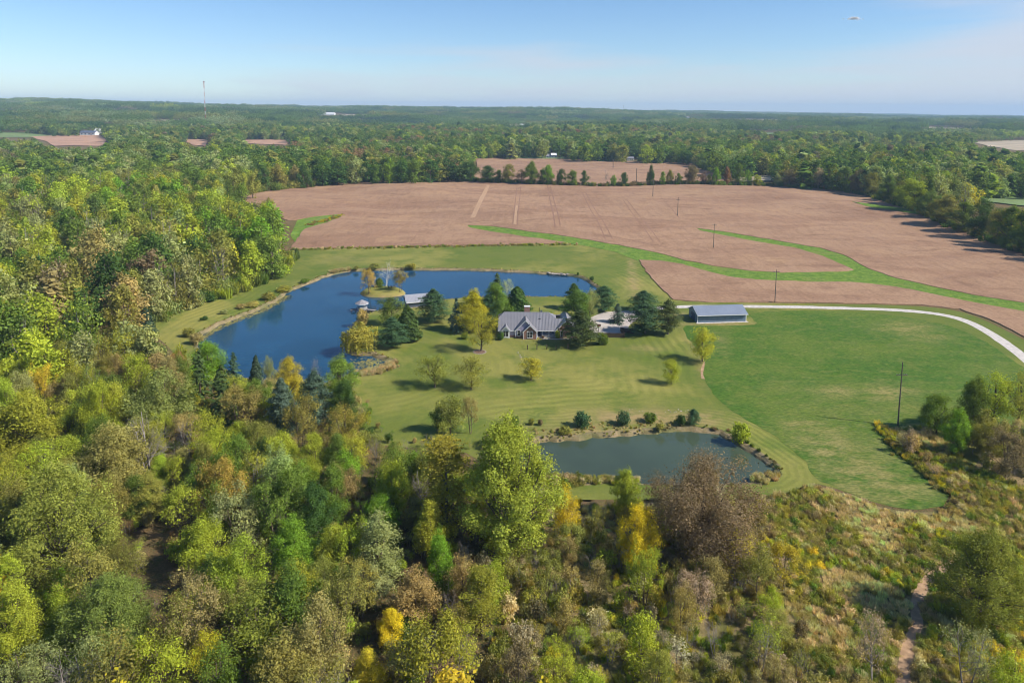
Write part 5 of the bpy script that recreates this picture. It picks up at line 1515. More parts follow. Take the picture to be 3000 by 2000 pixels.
# ------------------------------------------------------------------ the house
hp = ground_at(1461.6, 987.5)
sz = depth_of(hp) / F / 4.704
zx = lambda v: (v - 290) * sz
house = empty('house', (hp[0], hp[1], 0.0), 0.0, 'low brick and lilac house with grey metal roof and front gables', 'house')
He, RISE, DEEP = 2.62, 3.8, 11.0
X1 = zx(1070); ZR = He + RISE; SL = RISE / (DEEP / 2)
y64 = DEEP / 2 * .64; z64 = He + RISE * .64
xl, xr, xc = zx(360), zx(985), zx(1087)
mb = MB()
mb.box(0, zx(812), 0, DEEP, -.3, He - .02)
mb.box(zx(812), X1, 2.0, DEEP, -.3, He - .02)
mb.extrude([(.02, 0, He - .02), (.02, DEEP, He - .02), (.02, DEEP - y64, z64 - .1), (.02, y64, z64 - .1)], (.2, 0, 0))
mb.extrude([(X1 - .2, 0, He - .02), (X1 - .2, DEEP, He - .02), (X1 - .2, DEEP - y64, z64 - .1), (X1 - .2, y64, z64 - .1)], (.2, 0, 0))
mb.build('wall', M['lilac'], house)
MB().box(zx(440), zx(625), -.06, 0, -.25, .72).build('brick_base', M['brick'], house)
ov = .45
front = [(-.35, -ov, He - ov * SL), (xc, -ov, He - ov * SL), (xc, y64, z64), (xr, DEEP / 2, ZR), (xl, DEEP / 2, ZR), (-.35, y64, z64)]
back = [(x, DEEP - y, z) for x, y, z in front]
rb = MB()
rb.slab(front, .14); rb.slab(back, .14)
rb.slab([(-.35, y64, z64), (-.35, DEEP - y64, z64), (xl, DEEP / 2, ZR)], .12); rb.slab([(xc, y64, z64), (xc, DEEP - y64, z64), (xr, DEEP / 2, ZR)], .12)
rb.slab([(xc + .01, -ov, He - ov * SL), (xc + 3.0, -ov, He - ov * SL), (xc + 3.0, y64, z64), (xc + .01, y64, z64)], .13)
rb.slab([(xc + .01, DEEP + ov, He - ov * SL), (xc + 3.0, DEEP + ov, He - ov * SL), (xc + 3.0, DEEP - y64, z64), (xc + .01, DEEP - y64, z64)], .13)
roof = rb.build('roof', M['roof'], house)
sm = MB()
nv = Vector((0, -SL, 1)).normalized()
def seam(x, ya, yb, sgn=1):
    for y0, y1 in ((ya, yb),):
        a = Vector((x, y0, He + y0 * SL)); b = Vector((x, y1, He + y1 * SL))
        sm.extrude([a + Vector((-.035, 0, 0)), a + Vector((.035, 0, 0)), b + Vector((.035, 0, 0)), b + Vector((-.035, 0, 0))], nv * .085)
x = -.1
while x < xc + 1.9:
    if x < xl: yt = y64 + (DEEP / 2 - y64) * (x + .35) / (xl + .35)
    elif x > xr: yt = DEEP / 2 - (DEEP / 2 - y64) * min((x - xr) / (xc - xr), 1)
    else: yt = DEEP / 2
    seam(x, -ov + .02, yt - .03)
    x += .46
o = sm.build('roof_seam', M['roof'], roof); o['kind'] = 'stuff'
MB().box(-.35, xc, -ov - .1, -ov - .003, He - ov * SL - .2, He - ov * SL + .02).build('gutter', M['white'], house)
MB().box(xl - .1, xr + .1, DEEP / 2 - .12, DEEP / 2 + .12, ZR - .06, ZR + .05).build('ridge_cap', M['roof'], roof)

def window(parent, x0, x1, z0, z1, y, panes=1, name='window', shutters=False):
    m = MB(); t = .11
    m.box(x0 - t, x0, y - .09, y - .005, z0 - t, z1 + t); m.box(x1, x1 + t, y - .09, y - .005, z0 - t, z1 + t)
    m.box(x0, x1, y - .09, y - .005, z1, z1 + t); m.box(x0 - .06, x1 + .06, y - .14, y - .005, z0 - t * 1.2, z0)
    for k in range(1, panes): 
        c = x0 + (x1 - x0) * k / panes
        m.box(c - .06, c + .06, y - .088, y - .005, z0, z1)
    m.box(x0, x1, y - .07, y - .005, (z0 * .45 + z1 * .55) - .02, (z0 * .45 + z1 * .55) + .02)
    w = m.build(name, M['white'], parent)
    for k in range(panes):
        a = x0 + (x1 - x0) * k / panes; b = x0 + (x1 - x0) * (k + 1) / panes
        MB().box(a + .01, b - .01, y - .04, y - .008, z0, z1).build('pane', M['glass'], w)
    if shutters:
        for a in (x0 - .45, x1 + .13): MB().box(a, a + .3, y - .05, y - .004, z0 - .05, z1 + .05).build('shutter', M['white'], w)
    return w

def gable(cx, half, rise, yf, wall, yb=.5, name='gable', deepen=None, brick_low=None):
    sl = rise / half
    yint = rise / SL if deepen is None else deepen
    g = MB().extrude([(cx - half, yf, -.25), (cx + half, yf, -.25), (cx + half, yf, He), (cx, yf, He + rise), (cx - half, yf, He)], (0, yb - yf, 0)).build(name + '_wall', wall, house)
    r = MB(); e = .28; th = .13
    for s in (-1, 1):
        r.slab([(cx, yf - .35, He + rise + .1), (cx, yint, He + rise + .1), (cx + s * (half + e), yint, He + .1 - e * sl), (cx + s * (half + e), yf - .35, He + .1 - e * sl)], th)
    ro = r.build(name + '_roof', M['roof'], house)
    t = MB()
    for s in (-1, 1):
        a = Vector((cx, yf - .4, He + rise + .02)); b = Vector((cx + s * (half + e), yf - .4, He + .02 - e * sl))
        t.extrude([a, b, b - Vector((0, 0, .26)), a - Vector((0, 0, .26))], (0, .045, 0))
    t.build('rake_board', M['white'], ro)
    t = MB()
    for s in (-1, 1): t.box(cx + s * half - .07, cx + s * half + .07, yf - .03, yf + .06, -.2, He - .1)
    t.build('corner_board', M['white'], g)
    return g
g1 = gable(zx(384), 1.18, 1.2, -.9, M['white'], name='bay')
window(g1, zx(349), zx(419), .55, 2.3, -.905, 2)
g2 = gable(zx(655), 3.05, 3.05, -.7, M['lilac'], name='front_gable')
window(g2, zx(545), zx(582), .85, 2.4, -.705, 1)
MB().box(zx(655) - 3.05, zx(655) + 3.05, -.76, -.703, -.25, .7).build('brick_base', M['brick'], g2)
g3 = gable(zx(715), 2.0, 1.9, -1.9, M['brick'], yb=-.71, name='brick_gable', deepen=.6)
window(g3, zx(679), zx(749), .6, 2.25, -1.905, 2)
arch = MB()
for k in range(7):
    a0, a1 = math.pi * k / 7, math.pi * (k + 1) / 7
    cxw = (zx(679) + zx(749)) / 2; hw = (zx(749) - zx(679)) / 2
    arch.extrude([(cxw + math.cos(a) * hw * q, -1.93, 2.37 + math.sin(a) * .42 * q) for a, q in ((a0, 1), (a0, 1.18), (a1, 1.18), (a1, 1))], (0, .022, 0))
arch.build('window_arch', M['white'], g3)
# porch
MB().box(zx(812), X1, -.25, 2.0, -.28, .12).build('porch_floor', M['concrete'], house)
pw_ = MB().box(zx(814), X1 - .02, 1.9, 1.996, .12, He - .05).build('porch_wall', M['blue'], house)
window(pw_, zx(945), zx(976), .95, 2.15, 1.895, 1, shutters=True); window(pw_, zx(984), zx(1014), .95, 2.15, 1.895, 1)
dm = MB().box(zx(826), zx(866), 1.83, 1.894, .12, 2.2).build('front_door', plain('dark_blue_door', (.03, .05, .11), .5), pw_)
MB().box(zx(861), zx(863), 1.79, 1.829, 1.05, 1.15).build('door_handle', M['stone'], dm)
for c in (820, 886, 978, 1062):
    m = MB().box(zx(c) - .1, zx(c) + .1, -.2, 0, .12, He - .32); m.box(zx(c) - .16, zx(c) + .16, -.26, .06, .12, .3); m.box(zx(c) - .16, zx(c) + .16, -.26, .06, He - .46, He - .3)
    m.build('porch_column', M['white'], house)
m = MB(); m.box(zx(893), X1 - .15, -.14, -.06, .95, 1.03); m.box(zx(893), X1 - .15, -.14, -.06, .22, .28)
xx = zx(893)
while xx < X1 - .2: m.box(xx, xx + .04, -.12, -.08, .281, .949); xx += .16
m.build('porch_railing', M['white'], house)
# garage wing with its gable towards the viewer
WX0, WX1, WY0, WY1, WR = zx(1072), zx(1384), -.35, 9.4, 3.25
wc, wh = (WX0 + WX1) / 2, (WX1 - WX0) / 2
wg = MB().extrude([(WX0, WY0, -.25), (WX1, WY0, -.25), (WX1, WY0, He), (wc, WY0, He + WR), (WX0, WY0, He)], (0, WY1 - WY0, 0)).build('wing_wall', M['brick'], house)
r = MB()
for s in (-1, 1): r.slab([(wc, WY0 - .4, He + WR + .1), (wc, WY1 + .4, He + WR + .1), (wc + s * (wh + .4), WY1 + .4, He + .1 - .4 * WR / wh), (wc + s * (wh + .4), WY0 - .4, He + .1 - .4 * WR / wh)], .14)
wro = r.build('wing_roof', M['roof'], house)
t = MB()
for s in (-1, 1):
    a = Vector((wc, WY0 - .45, He + WR)); b = Vector((wc + s * (wh + .4), WY0 - .45, He - .4 * WR / wh))
    t.extrude([a, b, b - Vector((0, 0, .28)), a - Vector((0, 0, .28))], (0, .045, 0))
t.build('rake_board', M['white'], wro)
window(wg, zx(1141), zx(1166), .55, 2.2, WY0 - .005, 1)
window(wg, zx(1280), zx(1310), .55, 2.2, WY0 - .005, 1)
for k in range(2):
    gd = MB().box(WX1 + .004, WX1 + .06, 1.2 + k * 3.6, 4.0 + k * 3.6, -.05, 2.15).build('garage_door', M['white'], wg)
    q = MB()
    for j in range(1, 4): q.box(WX1 + .061, WX1 + .075, 1.2 + k * 3.6, 4.0 + k * 3.6, j * .53 - .01, j * .53 + .01)
    q.build('panel_joint', M['wood_grey'], gd)
ch = MB().box(zx(642), zx(720), 5.9, 7.1, He + 2.5, ZR + 1.55).build('chimney', M['brick'], house)
MB().box(zx(638), zx(724), 5.82, 7.18, ZR + 1.553, ZR + 1.75).build('chimney_cap', M['white'], ch)
MB().tube((zx(853), 6.1, ZR - 1), (zx(853), 6.1, ZR + 1.35), .09, .09, 8).build('vent_pipe', M['black'], house)
MB().box(zx(870), zx(895), 6.0, 6.5, ZR - .8, ZR + .38).build('roof_vent', M['slate'], house)
MB().box(zx(842), zx(868), 3.2, 3.4, He + 3.3 * SL, He + 3.3 * SL + .2).build('vent_hood', M['black'], roof)
ribbon('front_walk', [(1575,984),(1583,990),(1600,993.5),(1660,993),(1690,991)], 1.3, M['concrete'], .055, label='pale concrete walk leading from the porch to the pad', kind='structure')

# ------------------------------------------------------------------ metal barn
b0 = ground_at(2043.5, 946.0); b1 = ground_at(2185.0, 941.5); b2 = ground_at(2018.5, 926.0)
L = math.hypot(b1[0] - b0[0], b1[1] - b0[1]); yaw = math.atan2(b1[1] - b0[1], b1[0] - b0[0])
dp = abs(-math.sin(yaw) * (b2[0] - b0[0]) + math.cos(yaw) * (b2[1] - b0[1])); dp = max(7.0, min(dp, 10.5))
barn = empty('metal_barn', (b0[0], b0[1], 0), yaw, 'long blue-grey metal barn beside the gravel driveway', 'barn')
bh, br = 2.95, 1.75
MB().extrude([(0, 0, -.1), (0, dp, -.1), (0, dp, bh), (0, dp / 2, bh + br), (0, 0, bh)], (L, 0, 0)).build('wall', M['barn_wall'], barn)
rb2 = MB()
for s in (0, 1):
    f = lambda y: y if s == 0 else dp - y
    rb2.slab([(-.35, f(-.75), bh - .75 * br / (dp / 2) + .12), (L + .35, f(-.75), bh - .75 * br / (dp / 2) + .12), (L + .35, dp / 2, bh + br + .12), (-.35, dp / 2, bh + br + .12)], .1)
bro = rb2.build('roof', M['barn_roof'], barn)
q = MB(); xx = -.2
bsl = br / (dp / 2); bn = Vector((0, -bsl, 1)).normalized()
while xx < L + .3:
    a = Vector((xx, -.74, bh - .74 * bsl + .12)); b = Vector((xx, dp / 2, bh + br + .12))
    q.extrude([a, a + Vector((.06, 0, 0)), b + Vector((.06, 0, 0)), b], bn * .035); xx += .6
o = q.build('roof_rib', M['barn_roof'], bro); o['kind'] = 'stuff'
q = MB(); xx = .25
while xx < L - .2: q.box(xx, xx + .07, -.035, -.003, .05, bh - .15); xx += .45
o = q.build('wall_rib', M['barn_wall'], barn); o['kind'] = 'stuff'
for xx in (0, L): MB().box(xx - .12, xx + .12, -.05, .1, -.05, bh - .1).build('corner_trim', M['white'], barn)
MB().box(-.4, L + .4, -.83, -.76, bh - .75 * bsl - .1, bh - .75 * bsl + .13).build('gutter', M['white'], barn)
t = MB()
for s in (0, 1):
    f = lambda y: y if s == 0 else dp - y
    a = Vector((-.4, dp / 2, bh + br + .1)); b = Vector((-.4, f(-.75), bh - .75 * bsl + .1))
    t.extrude([a, b, b - Vector((0, 0, .2)), a - Vector((0, 0, .2))], (.045, 0, 0))
t.build('rake_trim', M['white'], bro)
dr = MB().box(-.06, -.004, dp * .3, dp * .72, -.05, 2.5).build('sliding_door', M['slate'], barn)
MB().box(-.12, -.061, dp * .69, dp * .71, 1.0, 1.3).build('door_handle', M['white'], dr)
MB().box(-.5, L + .5, -1.0, .4, -.1, .1).build('concrete_apron', M['gravel'], barn)

# ------------------------------------------------------------------ boathouse, gazebo, dock
q0 = ground_at(1194, 903); q1 = ground_at(1264, 897.0)
L = math.hypot(q1[0] - q0[0], q1[1] - q0[1]); yaw = math.atan2(q1[1] - q0[1], q1[0] - q0[0])
bt = empty('boathouse', (q0[0], q0[1], 0), yaw, 'open-ended boathouse with pale metal roof on the pond shore', 'boathouse')
dp, bh, br = 6.2, 2.3, 1.75
MB().box(0, L, 0, .15, .28, 1.75).build('front_wall', M['slate'], bt)
MB().box(0, L, -.1, .25, -.3, .277).build('footing', M['concrete'], bt)
MB().box(-.2, L, .3, dp + .2, -.15, .02).build('deck', M['wood_grey'], bt)
MB().box(L - .15, L, .16, dp, .1, bh - .1).build('end_wall', M['slate'], bt)
for x_ in np.linspace(.08, L - .1, 5):
    for y_ in (.07, dp - .1): MB().box(x_ - .08, x_ + .08, y_ - .062, y_ + .1, 1.753 if y_ < 1 else -1.6, bh).build('post', M['wood_dark'], bt)
MB().box(-.05, .1, dp / 2 - .08, dp / 2 + .08, -1.5, bh + br - .3).build('post', M['wood_dark'], bt)
MB().box(-.02, .1, .2, dp - .2, bh - .2, bh).build('tie_beam', M['wood_dark'], bt)
MB().box(-.02, .08, .2, dp - .2, .95, 1.05).build('rail', M['wood_dark'], bt)
rb3 = MB(); bsl = br / (dp / 2)
for s in (0, 1):
    f = lambda y: y if s == 0 else dp - y
    rb3.slab([(-.5, f(-.5), bh - .5 * bsl + .1), (L + .4, f(-.5), bh - .5 * bsl + .1), (L + .4, dp / 2, bh + br + .1), (-.5, dp / 2, bh + br + .1)], .1)
bro = rb3.build('roof', plain('pale_metal_roof', (.31, .32, .355), .4, .05, .4, 0, .5), bt)
q = MB(); xx = -.4; bn = Vector((0, -bsl, 1)).normalized()
while xx < L + .3:
    a = Vector((xx, -.48, bh - .48 * bsl + .1)); b = Vector((xx, dp / 2, bh + br + .1))
    q.extrude([a, a + Vector((.05, 0, 0)), b + Vector((.05, 0, 0)), b], bn * .035); xx += .5
o = q.build('roof_rib', M['roof'], bro); o['kind'] = 'stuff'
t = MB()
for s in (0, 1):
    f = lambda y: y if s == 0 else dp - y
    a = Vector((-.56, dp / 2, bh + br + .08)); b = Vector((-.56, f(-.5), bh - .5 * bsl + .08))
    t.extrude([a, b, b - Vector((0, 0, .22)), a - Vector((0, 0, .22))], (.05, 0, 0))
t.box(-.5, L + .4, -.57, -.51, bh - .5 * bsl - .12, bh - .5 * bsl + .1)
t.build('fascia', M['white'], bro)

gp = ground_at(1060.5, 905)
gz = empty('gazebo', (gp[0], gp[1], 0), .2, 'octagonal grey gazebo on posts over the pond', 'gazebo')
oc = [(math.cos(math.pi / 8 + k * math.pi / 4), math.sin(math.pi / 8 + k * math.pi / 4)) for k in range(8)]
MB().extrude([(c * 2.1, s * 2.1, -.02) for c, s in oc], (0, 0, .16)).build('deck', M['wood_grey'], gz)
for c, s in oc:
    MB().tube((c * 1.9, s * 1.9, -1.8), (c * 1.9, s * 1.9, 2.2), .085, .085, 6).build('post', M['wood_grey'], gz)
grf = MB(); apex = (0, 0, 3.45)
for k in range(8):
    a, b = oc[k], oc[(k + 1) % 8]
    grf.slab([(a[0] * 2.45, a[1] * 2.45, 2.15), (b[0] * 2.45, b[1] * 2.45, 2.15), apex], .09)
gr_ = grf.build('roof', M['shingle'], gz)
t = MB()
for k in range(8):
    a, b = oc[k], oc[(k + 1) % 8]
    t.extrude([(a[0] * 2.47, a[1] * 2.47, 1.98), (b[0] * 2.47, b[1] * 2.47, 1.98), (b[0] * 2.47, b[1] * 2.47, 2.13), (a[0] * 2.47, a[1] * 2.47, 2.13)], (-(a[0] + b[0]) * .02, -(a[1] + b[1]) * .02, 0))
t.build('fascia', M['white'], gr_)
for k in range(8):
    if k == 7: continue
    a, b = oc[k], oc[(k + 1) % 8]
    m = MB()
    for zz in (.45, .95): m.tube((a[0] * 1.9, a[1] * 1.9, zz), (b[0] * 1.9, b[1] * 1.9, zz), .045, .045, 4)
    for f in np.linspace(.12, .88, 6): m.tube((a[0] * 1.9 * (1 - f) + b[0] * 1.9 * f, a[1] * 1.9 * (1 - f) + b[1] * 1.9 * f, .14), (a[0] * 1.9 * (1 - f) + b[0] * 1.9 * f, a[1] * 1.9 * (1 - f) + b[1] * 1.9 * f, .95), .025, .025, 4)
    m.build('railing', M['white'] if k in (5, 6, 4) else M['wood_grey'], gz)
MB().box(-3.9, -2.0, -1.0, 1.0, -.05, .08).build('side_deck', M['wood_grey'], gz)
for x_ in (-3.7, -2.3):
    for y_ in (-.85, .85): MB().tube((x_, y_, -1.8), (x_, y_, -.05), .09, .09, 6).build('pile', M['wood_dark'], gz)
d1 = ground_at(1095, 909)
dock = empty('gangway', (gp[0], gp[1], 0), math.atan2(d1[1] - gp[1], d1[0] - gp[0]), 'grey plank gangway from the lawn to the gazebo', 'gangway')
Ld = math.hypot(d1[0] - gp[0], d1[1] - gp[1])
xx = 1.95
pm = MB().box(0, .26, -.65, .65, -.06, .0).mesh('plank', M['wood_grey'])
while xx < Ld + .6:
    link_mesh('plank', pm, dock, (xx, 0, .1)); xx += .29
for s in (-.55, .55): MB().box(1.95, Ld + .5, s - .05, s + .05, -.12, .036).build('stringer', M['wood_dark'], dock)
for x_ in (2.6, Ld * .7):
    for s in (-.6, .6): MB().tube((x_, s, -1.6), (x_, s, .3), .07, .07, 6).build('pile', M['wood_dark'], dock)

# ------------------------------------------------------------------ fence, hoop, posts, stones
def fence(pts, label):
    root = empty('plank_fence', (*pts[0][:2], 0), 0, label, 'fence')
    o = np.array(pts[0][:2])
    for i in range(len(pts) - 1):
        a = np.array(pts[i][:2]) - o; b = np.array(pts[i + 1][:2]) - o
        Ls = np.hypot(*(b - a)); nb = max(1, round(Ls / 2.3)); ang = math.atan2(b[1] - a[1], b[0] - a[0])
        for k in range(nb + (1 if i == len(pts) - 2 else 0)):
            p = a + (b - a) * k / nb
            q = MB().box(-.07, .07, -.07, .07, -.1, 1.62).build('post', M['wood_dark'], root, (p[0], p[1], 0)); q.rotation_euler.z = ang
        for k in range(nb):
            p = a + (b - a) * k / nb
            for j in range(5):
                q = MB().box(.075, Ls / nb - .075, -.04, -.005, .1 + j * .29, .1 + j * .29 + .265).build('board', M['wood_dark'], root, (p[0], p[1], 0)); q.rotation_euler.z = ang
    return root
fence([ground_at(1742, 988), ground_at(1828.5, 990)], 'dark plank fence along the front of the parking pad')
fence([ground_at(1829, 989.3), ground_at(1818, 972.5), ground_at(1856, 977.5)], 'dark plank fence corner folding back beside the pad')
hpp = ground_at(1753, 977)
hoop = empty('basketball_hoop', tuple(hpp), 0, 'basketball hoop on a dark pole at the pad edge', 'basketball hoop')
MB().tube((0, 0, 0), (0, 0, 3.1), .07, .06, 8).build('pole', M['black'], hoop)
MB().box(-.06, .06, -.6, 0, 2.75, 2.85).build('arm', M['black'], hoop)
MB().box(-.62, .62, -.68, -.62, 2.55, 3.3).build('backboard', plain('dark_backboard', (.10, .045, .04), .5), hoop)
m = MB()
for k in range(10): m.tube((math.cos(k * .628) * .23, -.95 + math.sin(k * .628) * .23, 2.75), (math.cos((k + 1) * .628) * .23, -.95 + math.sin((k + 1) * .628) * .23, 2.75), .02, .02, 4)
m.build('rim', M['red'], hoop)
for i, (px, py) in enumerate(((1545, 1024), (1573, 1024), (1602, 1023), (1629, 1025), (1664, 1021))):
    p = ground_at(px, py)
    t = empty('lawn_post', tuple(p), 0, f'{ORD[i]} dark wooden post from the left in the lawn row', 'post', 'posts in a row on the lawn')
    MB().box(-.13, .13, -.13, .13, -.1, 1.35).build('shaft', M['wood_dark'], t)
    MB().extrude([(-.15, -.15, 1.35), (.15, -.15, 1.35), (.15, .15, 1.35), (-.15, .15, 1.35)], (0, 0, .06)).build('cap', M['wood_dark'], t)

ORD2 = ORD + ['fourteenth', 'fifteenth', 'sixteenth', 'seventeenth', 'eighteenth', 'nineteenth', 'twentieth', 'twenty-first', 'twenty-second']
def rock_mesh(seed):
    rg = np.random.default_rng(seed)
    d = unit(rg.normal(0, 1, (26, 3))) * rg.uniform(.75, 1.1, (26, 1)) * np.array([1, .8, .6])
    import bmesh
    bm = bmesh.new()
    for p in d: bm.verts.new(p)
    bmesh.ops.convex_hull(bm, input=bm.verts)
    for v in [v for v in bm.verts if not v.link_faces]: bm.verts.remove(v)
    me = bpy.data.meshes.new('boulder'); bm.to_mesh(me); bm.free(); me.materials.append(M['stone'])
    return me
ROCK = [rock_mesh(i) for i in range(6)]
def rock(px, py, r, label, group, dz=0.0, name='boulder', cat='rock'):
    p = ground_at(px, py)
    o = link_mesh(name, ROCK[rt.integers(6)], None, (p[0], p[1], p[2] + dz)); o.scale = (r, r, r * rt.uniform(.7, 1)); o.rotation_euler = (0, 0, rt.uniform(0, 6))
    return tag(o, label, cat, group)
for i, (px, py, r) in enumerate(((1518, 1033, .42), (1522, 1041, .36), (1525, 1047, .45))):
    rock(px, py, r, ('top', 'middle', 'bottom')[i] + ' white stone of three set into the lawn below the posts', 'stepping stones on the lawn', .05, 'stepping_stone', 'stone')
rock(1083, 862, .75, 'rounded boulder on the island shore, left one of two', 'boulders on the island', -.25); rock(1103, 864, .75, 'rounded boulder on the island shore, right one of two', 'boulders on the island', -.25)
for i in range(22):
    px = 1606 + i * 2.9 + rt.uniform(-1, 1)
    rock(px, 800.5 + (i / 22) * 3.5 + rt.uniform(-2.5, 1.5), rt.uniform(.35, .75), f'{ORD2[i]} pale rock from the left in the pile on the far pond shore', 'rocks piled on the far pond shore', -.1)
for i in range(9): rock(1950 + i * 8 + rt.uniform(-3, 3), 1204 + rt.uniform(-6, 8), rt.uniform(.14, .26), f'{ORD2[i]} small pale stone from the left on the bare bank above the smaller pond', 'stones on the bare bank', .05, 'stone', 'stone')
for i in range(5): rock(1845 + i * 9 + rt.uniform(-3, 3), 1201 + rt.uniform(-4, 5), rt.uniform(.14, .24), f'{ORD2[i]} small white stone from the left in the lawn above the bank bushes', 'white stones in the lawn', .05, 'stone', 'stone')
# mulch ring with edging stones
mp_ = ground_at(1405, 1031)
ring = empty('mulch_ring', (mp_[0], mp_[1], 0), 0, 'round brown mulch bed with stone edging under the lawn tree', 'mulch bed')
MB().extrude([(math.cos(k * .3142) * 1.75, math.sin(k * .3142) * 1.75, 0.0) for k in range(20)], (0, 0, .1)).build('mulch', M['mulch'], ring)
for k in range(22):
    o = link_mesh('edging_stone', ROCK[k % 6], ring, (math.cos(k * .2856) * 1.82, math.sin(k * .2856) * 1.82, .06)); o.scale = (.24, .24, .2)
# chairs on the island
for i, (px, py) in enumerate(((1141, 850), (1149, 849), (1158, 847))):
    p = ground_at(px, py)
    t = empty('lawn_chair', (p[0], p[1], .75), 2.6 - i * .2, f'{ORD[i]} dark lawn chair from the left on the island grass', 'chair', 'chairs on the island')
    MB().box(-.35, .35, -.35, .3, .35, .43).build('seat', M['black'], t)
    MB().extrude([(-.35, .3, .4), (.35, .3, .4), (.35, .55, 1.1), (-.35, .55, 1.1)], (0, .06, .02)).build('backrest', M['black'], t)
    for s in (-.42, .36): MB().box(s, s + .07, -.35, .4, .62, .67).build('armrest', M['wood_grey'], t)
    for sx in (-.36, .3):
        for sy in (-.33, .25): MB().box(sx, sx + .06, sy, sy + .06, -.3, .347).build('leg', M['wood_grey'], t)

# ------------------------------------------------------------------ power poles
def pole(px, py, top, label, arm=.8, lean=0.0, small=False):
    p = ground_at(px, py); h = rise_to(p, top)
    t = empty('power_pole', tuple(p), 0, label, 'power pole', 'poles of the power line')
    t.rotation_euler = (0, lean, 0)
    k = max(1.0, depth_of(p) / 330)
    MB().tube((0, 0, -.3), (0, 0, h), .17 * k, .11 * k, 8).build('shaft', M['pole'], t)
    if arm:
        a = 1.25
        MB().box(-a, a, -.08 * k, .06, h * arm - .07 * k, h * arm + .07 * k).build('crossarm', M['pole'], t)
        for x_ in (-1.1, -.5, .5, 1.1): MB().tube((x_, -.02, h * arm + .07 * k), (x_, -.02, h * arm + .07 * k + .22), .06 * k, .03 * k, 6).build('insulator', M['insul'], t)
    return t
pole(2630, 1247, 1060, 'tall near power pole at the right edge of the crop', .8)
pole(2270, 886, 790, 'power pole beside the driveway behind the barn', .93)
pole(2090, 727, 656, 'power pole at the end of the upper grass strip', .95)
pole(1985, 633, 578, 'power pole in the middle of the soybean field', .86)
pole(1912.5, 577, 527, 'power pole near the far edge of the soybean field', .95)
pole(1864, 535, 494, 'power pole just behind the hedgerow gap', .95)
pole(1796, 494, 468, 'small power pole in the second brown field', .95)
pole(1712, 468, 440, 'small power pole by the far white house', .95)

# ------------------------------------------------------------------ radio masts
tp = ground_at(603, 369); th = rise_to(tp, 238)
mast = empty('radio_mast', tuple(tp), .3, 'tall red and white lattice mast above the left woods', 'radio mast')
ns = 12
for k in range(ns):
    z0, z1 = th * k / ns, th * (k + 1) / ns
    m = MB(); R_ = 1.15; c3 = [(math.cos(a) * R_, math.sin(a) * R_) for a in (0, 2.094, 4.189)]
    for i in range(3):
        m.tube((*c3[i], z0), (*c3[i], z1), .2, .2, 4)
        st = max(1, int((z1 - z0) / 3)); 
        for j in range(st):
            za, zb = z0 + (z1 - z0) * j / st, z0 + (z1 - z0) * (j + 1) / st
            m.tube((*c3[i], za), (*c3[(i + 1) % 3], zb), .13, .13, 4)
    m.build('section', M['red'] if k % 2 == (0 if k < ns - 1 else 1) else M['white'], mast)
m = MB()
for a in (0, 2.094, 4.189):
    m.box(math.cos(a) * 2.6 - .35, math.cos(a) * 2.6 + .35, math.sin(a) * 2.6 - .35, math.sin(a) * 2.6 + .35, th - 4, th - .5)
    m.tube((0, 0, th - 2), (math.cos(a) * 2.6, math.sin(a) * 2.6, th - 2), .15, .15, 4)
m.build('antenna', M['slate'], mast)
for px, py, tpp, lb in ((2577, 340, 304, 'hair-thin mast on the right horizon'), (1826, 334, 309, 'hair-thin mast on the middle horizon'), (1068, 322, 298, 'hair-thin mast on the horizon left of the middle')):
    p = ground_at(px, py); h = rise_to(p, tpp)
    t = empty('radio_mast', tuple(p), 0, lb, 'radio mast', 'masts on the horizon')
    MB().tube((0, 0, 0), (0, 0, h), .7, .5, 4).build('shaft', M['insul'], t)
    MB().box(-1.5, 1.5, -1.5, 1.5, h * .93, h * .95).build('platform', M['insul'], t)

# ------------------------------------------------------------------ far buildings
def far_building(px, py, wpx, hpx, depth, rise, label, wall='white', roofm='roof', yaw=0.0, name='far_house', cat='house', wins=3, parts=()):
    p = ground_at(px, py); k = depth_of(p) / F
    w, h = wpx * k, hpx * k
    t = empty(name, tuple(p), yaw, label, cat)
    MB().extrude([(-w / 2, 0, -2), (-w / 2, depth, -2), (-w / 2, depth, h), (-w / 2, depth / 2, h + rise), (-w / 2, 0, h)], (w, 0, 0)).build('wall', M[wall], t)
    r = MB()
    for s in (0, 1):
        f = (lambda y: y) if s == 0 else (lambda y: depth - y)
        r.slab([(-w / 2 - .5, f(-.6), h - .6 * rise / (depth / 2) + .25), (w / 2 + .5, f(-.6), h - .6 * rise / (depth / 2) + .25), (w / 2 + .5, depth / 2, h + rise + .25), (-w / 2 - .5, depth / 2, h + rise + .25)], .2)
    r.build('roof', M[roofm], t)
    for i in range(wins):
        x_ = -w / 2 + w * (i + .5) / wins
        wd = MB().box(x_ - w * .05, x_ + w * .05, -.12, -.01, h * .35, h * .75).build('window', M['slate'], t)
    if wins: MB().box(-w * .04 + w * .25, w * .04 + w * .25, -.1, -.005, -.5, h * .72).build('door', M['wood_grey'], t)
    return t
far_building(256, 397, 44, 8, 16, 4, 'long white barn above the far left brown field', roofm='slate', name='far_barn', cat='barn', wins=4)
far_building(283, 393, 14, 8, 14, 6, 'tall white barn end behind the long white barn', roofm='white', name='far_barn', cat='barn', wins=1)
far_building(1611, 463.5, 22, 6, 10, 2.5, 'far white house with low roof beyond the second field', roofm='roof', wins=3)
far_building(1623, 463.8, 16, 9, 10, 2.5, 'far pale blue two-storey house end beyond the second field', wall='barn_roof', roofm='white', wins=2)
far_building(1847, 470.5, 20, 6, 9, 2, 'far small white shed beside trees past the second field', name='far_shed', cat='shed', wins=3)
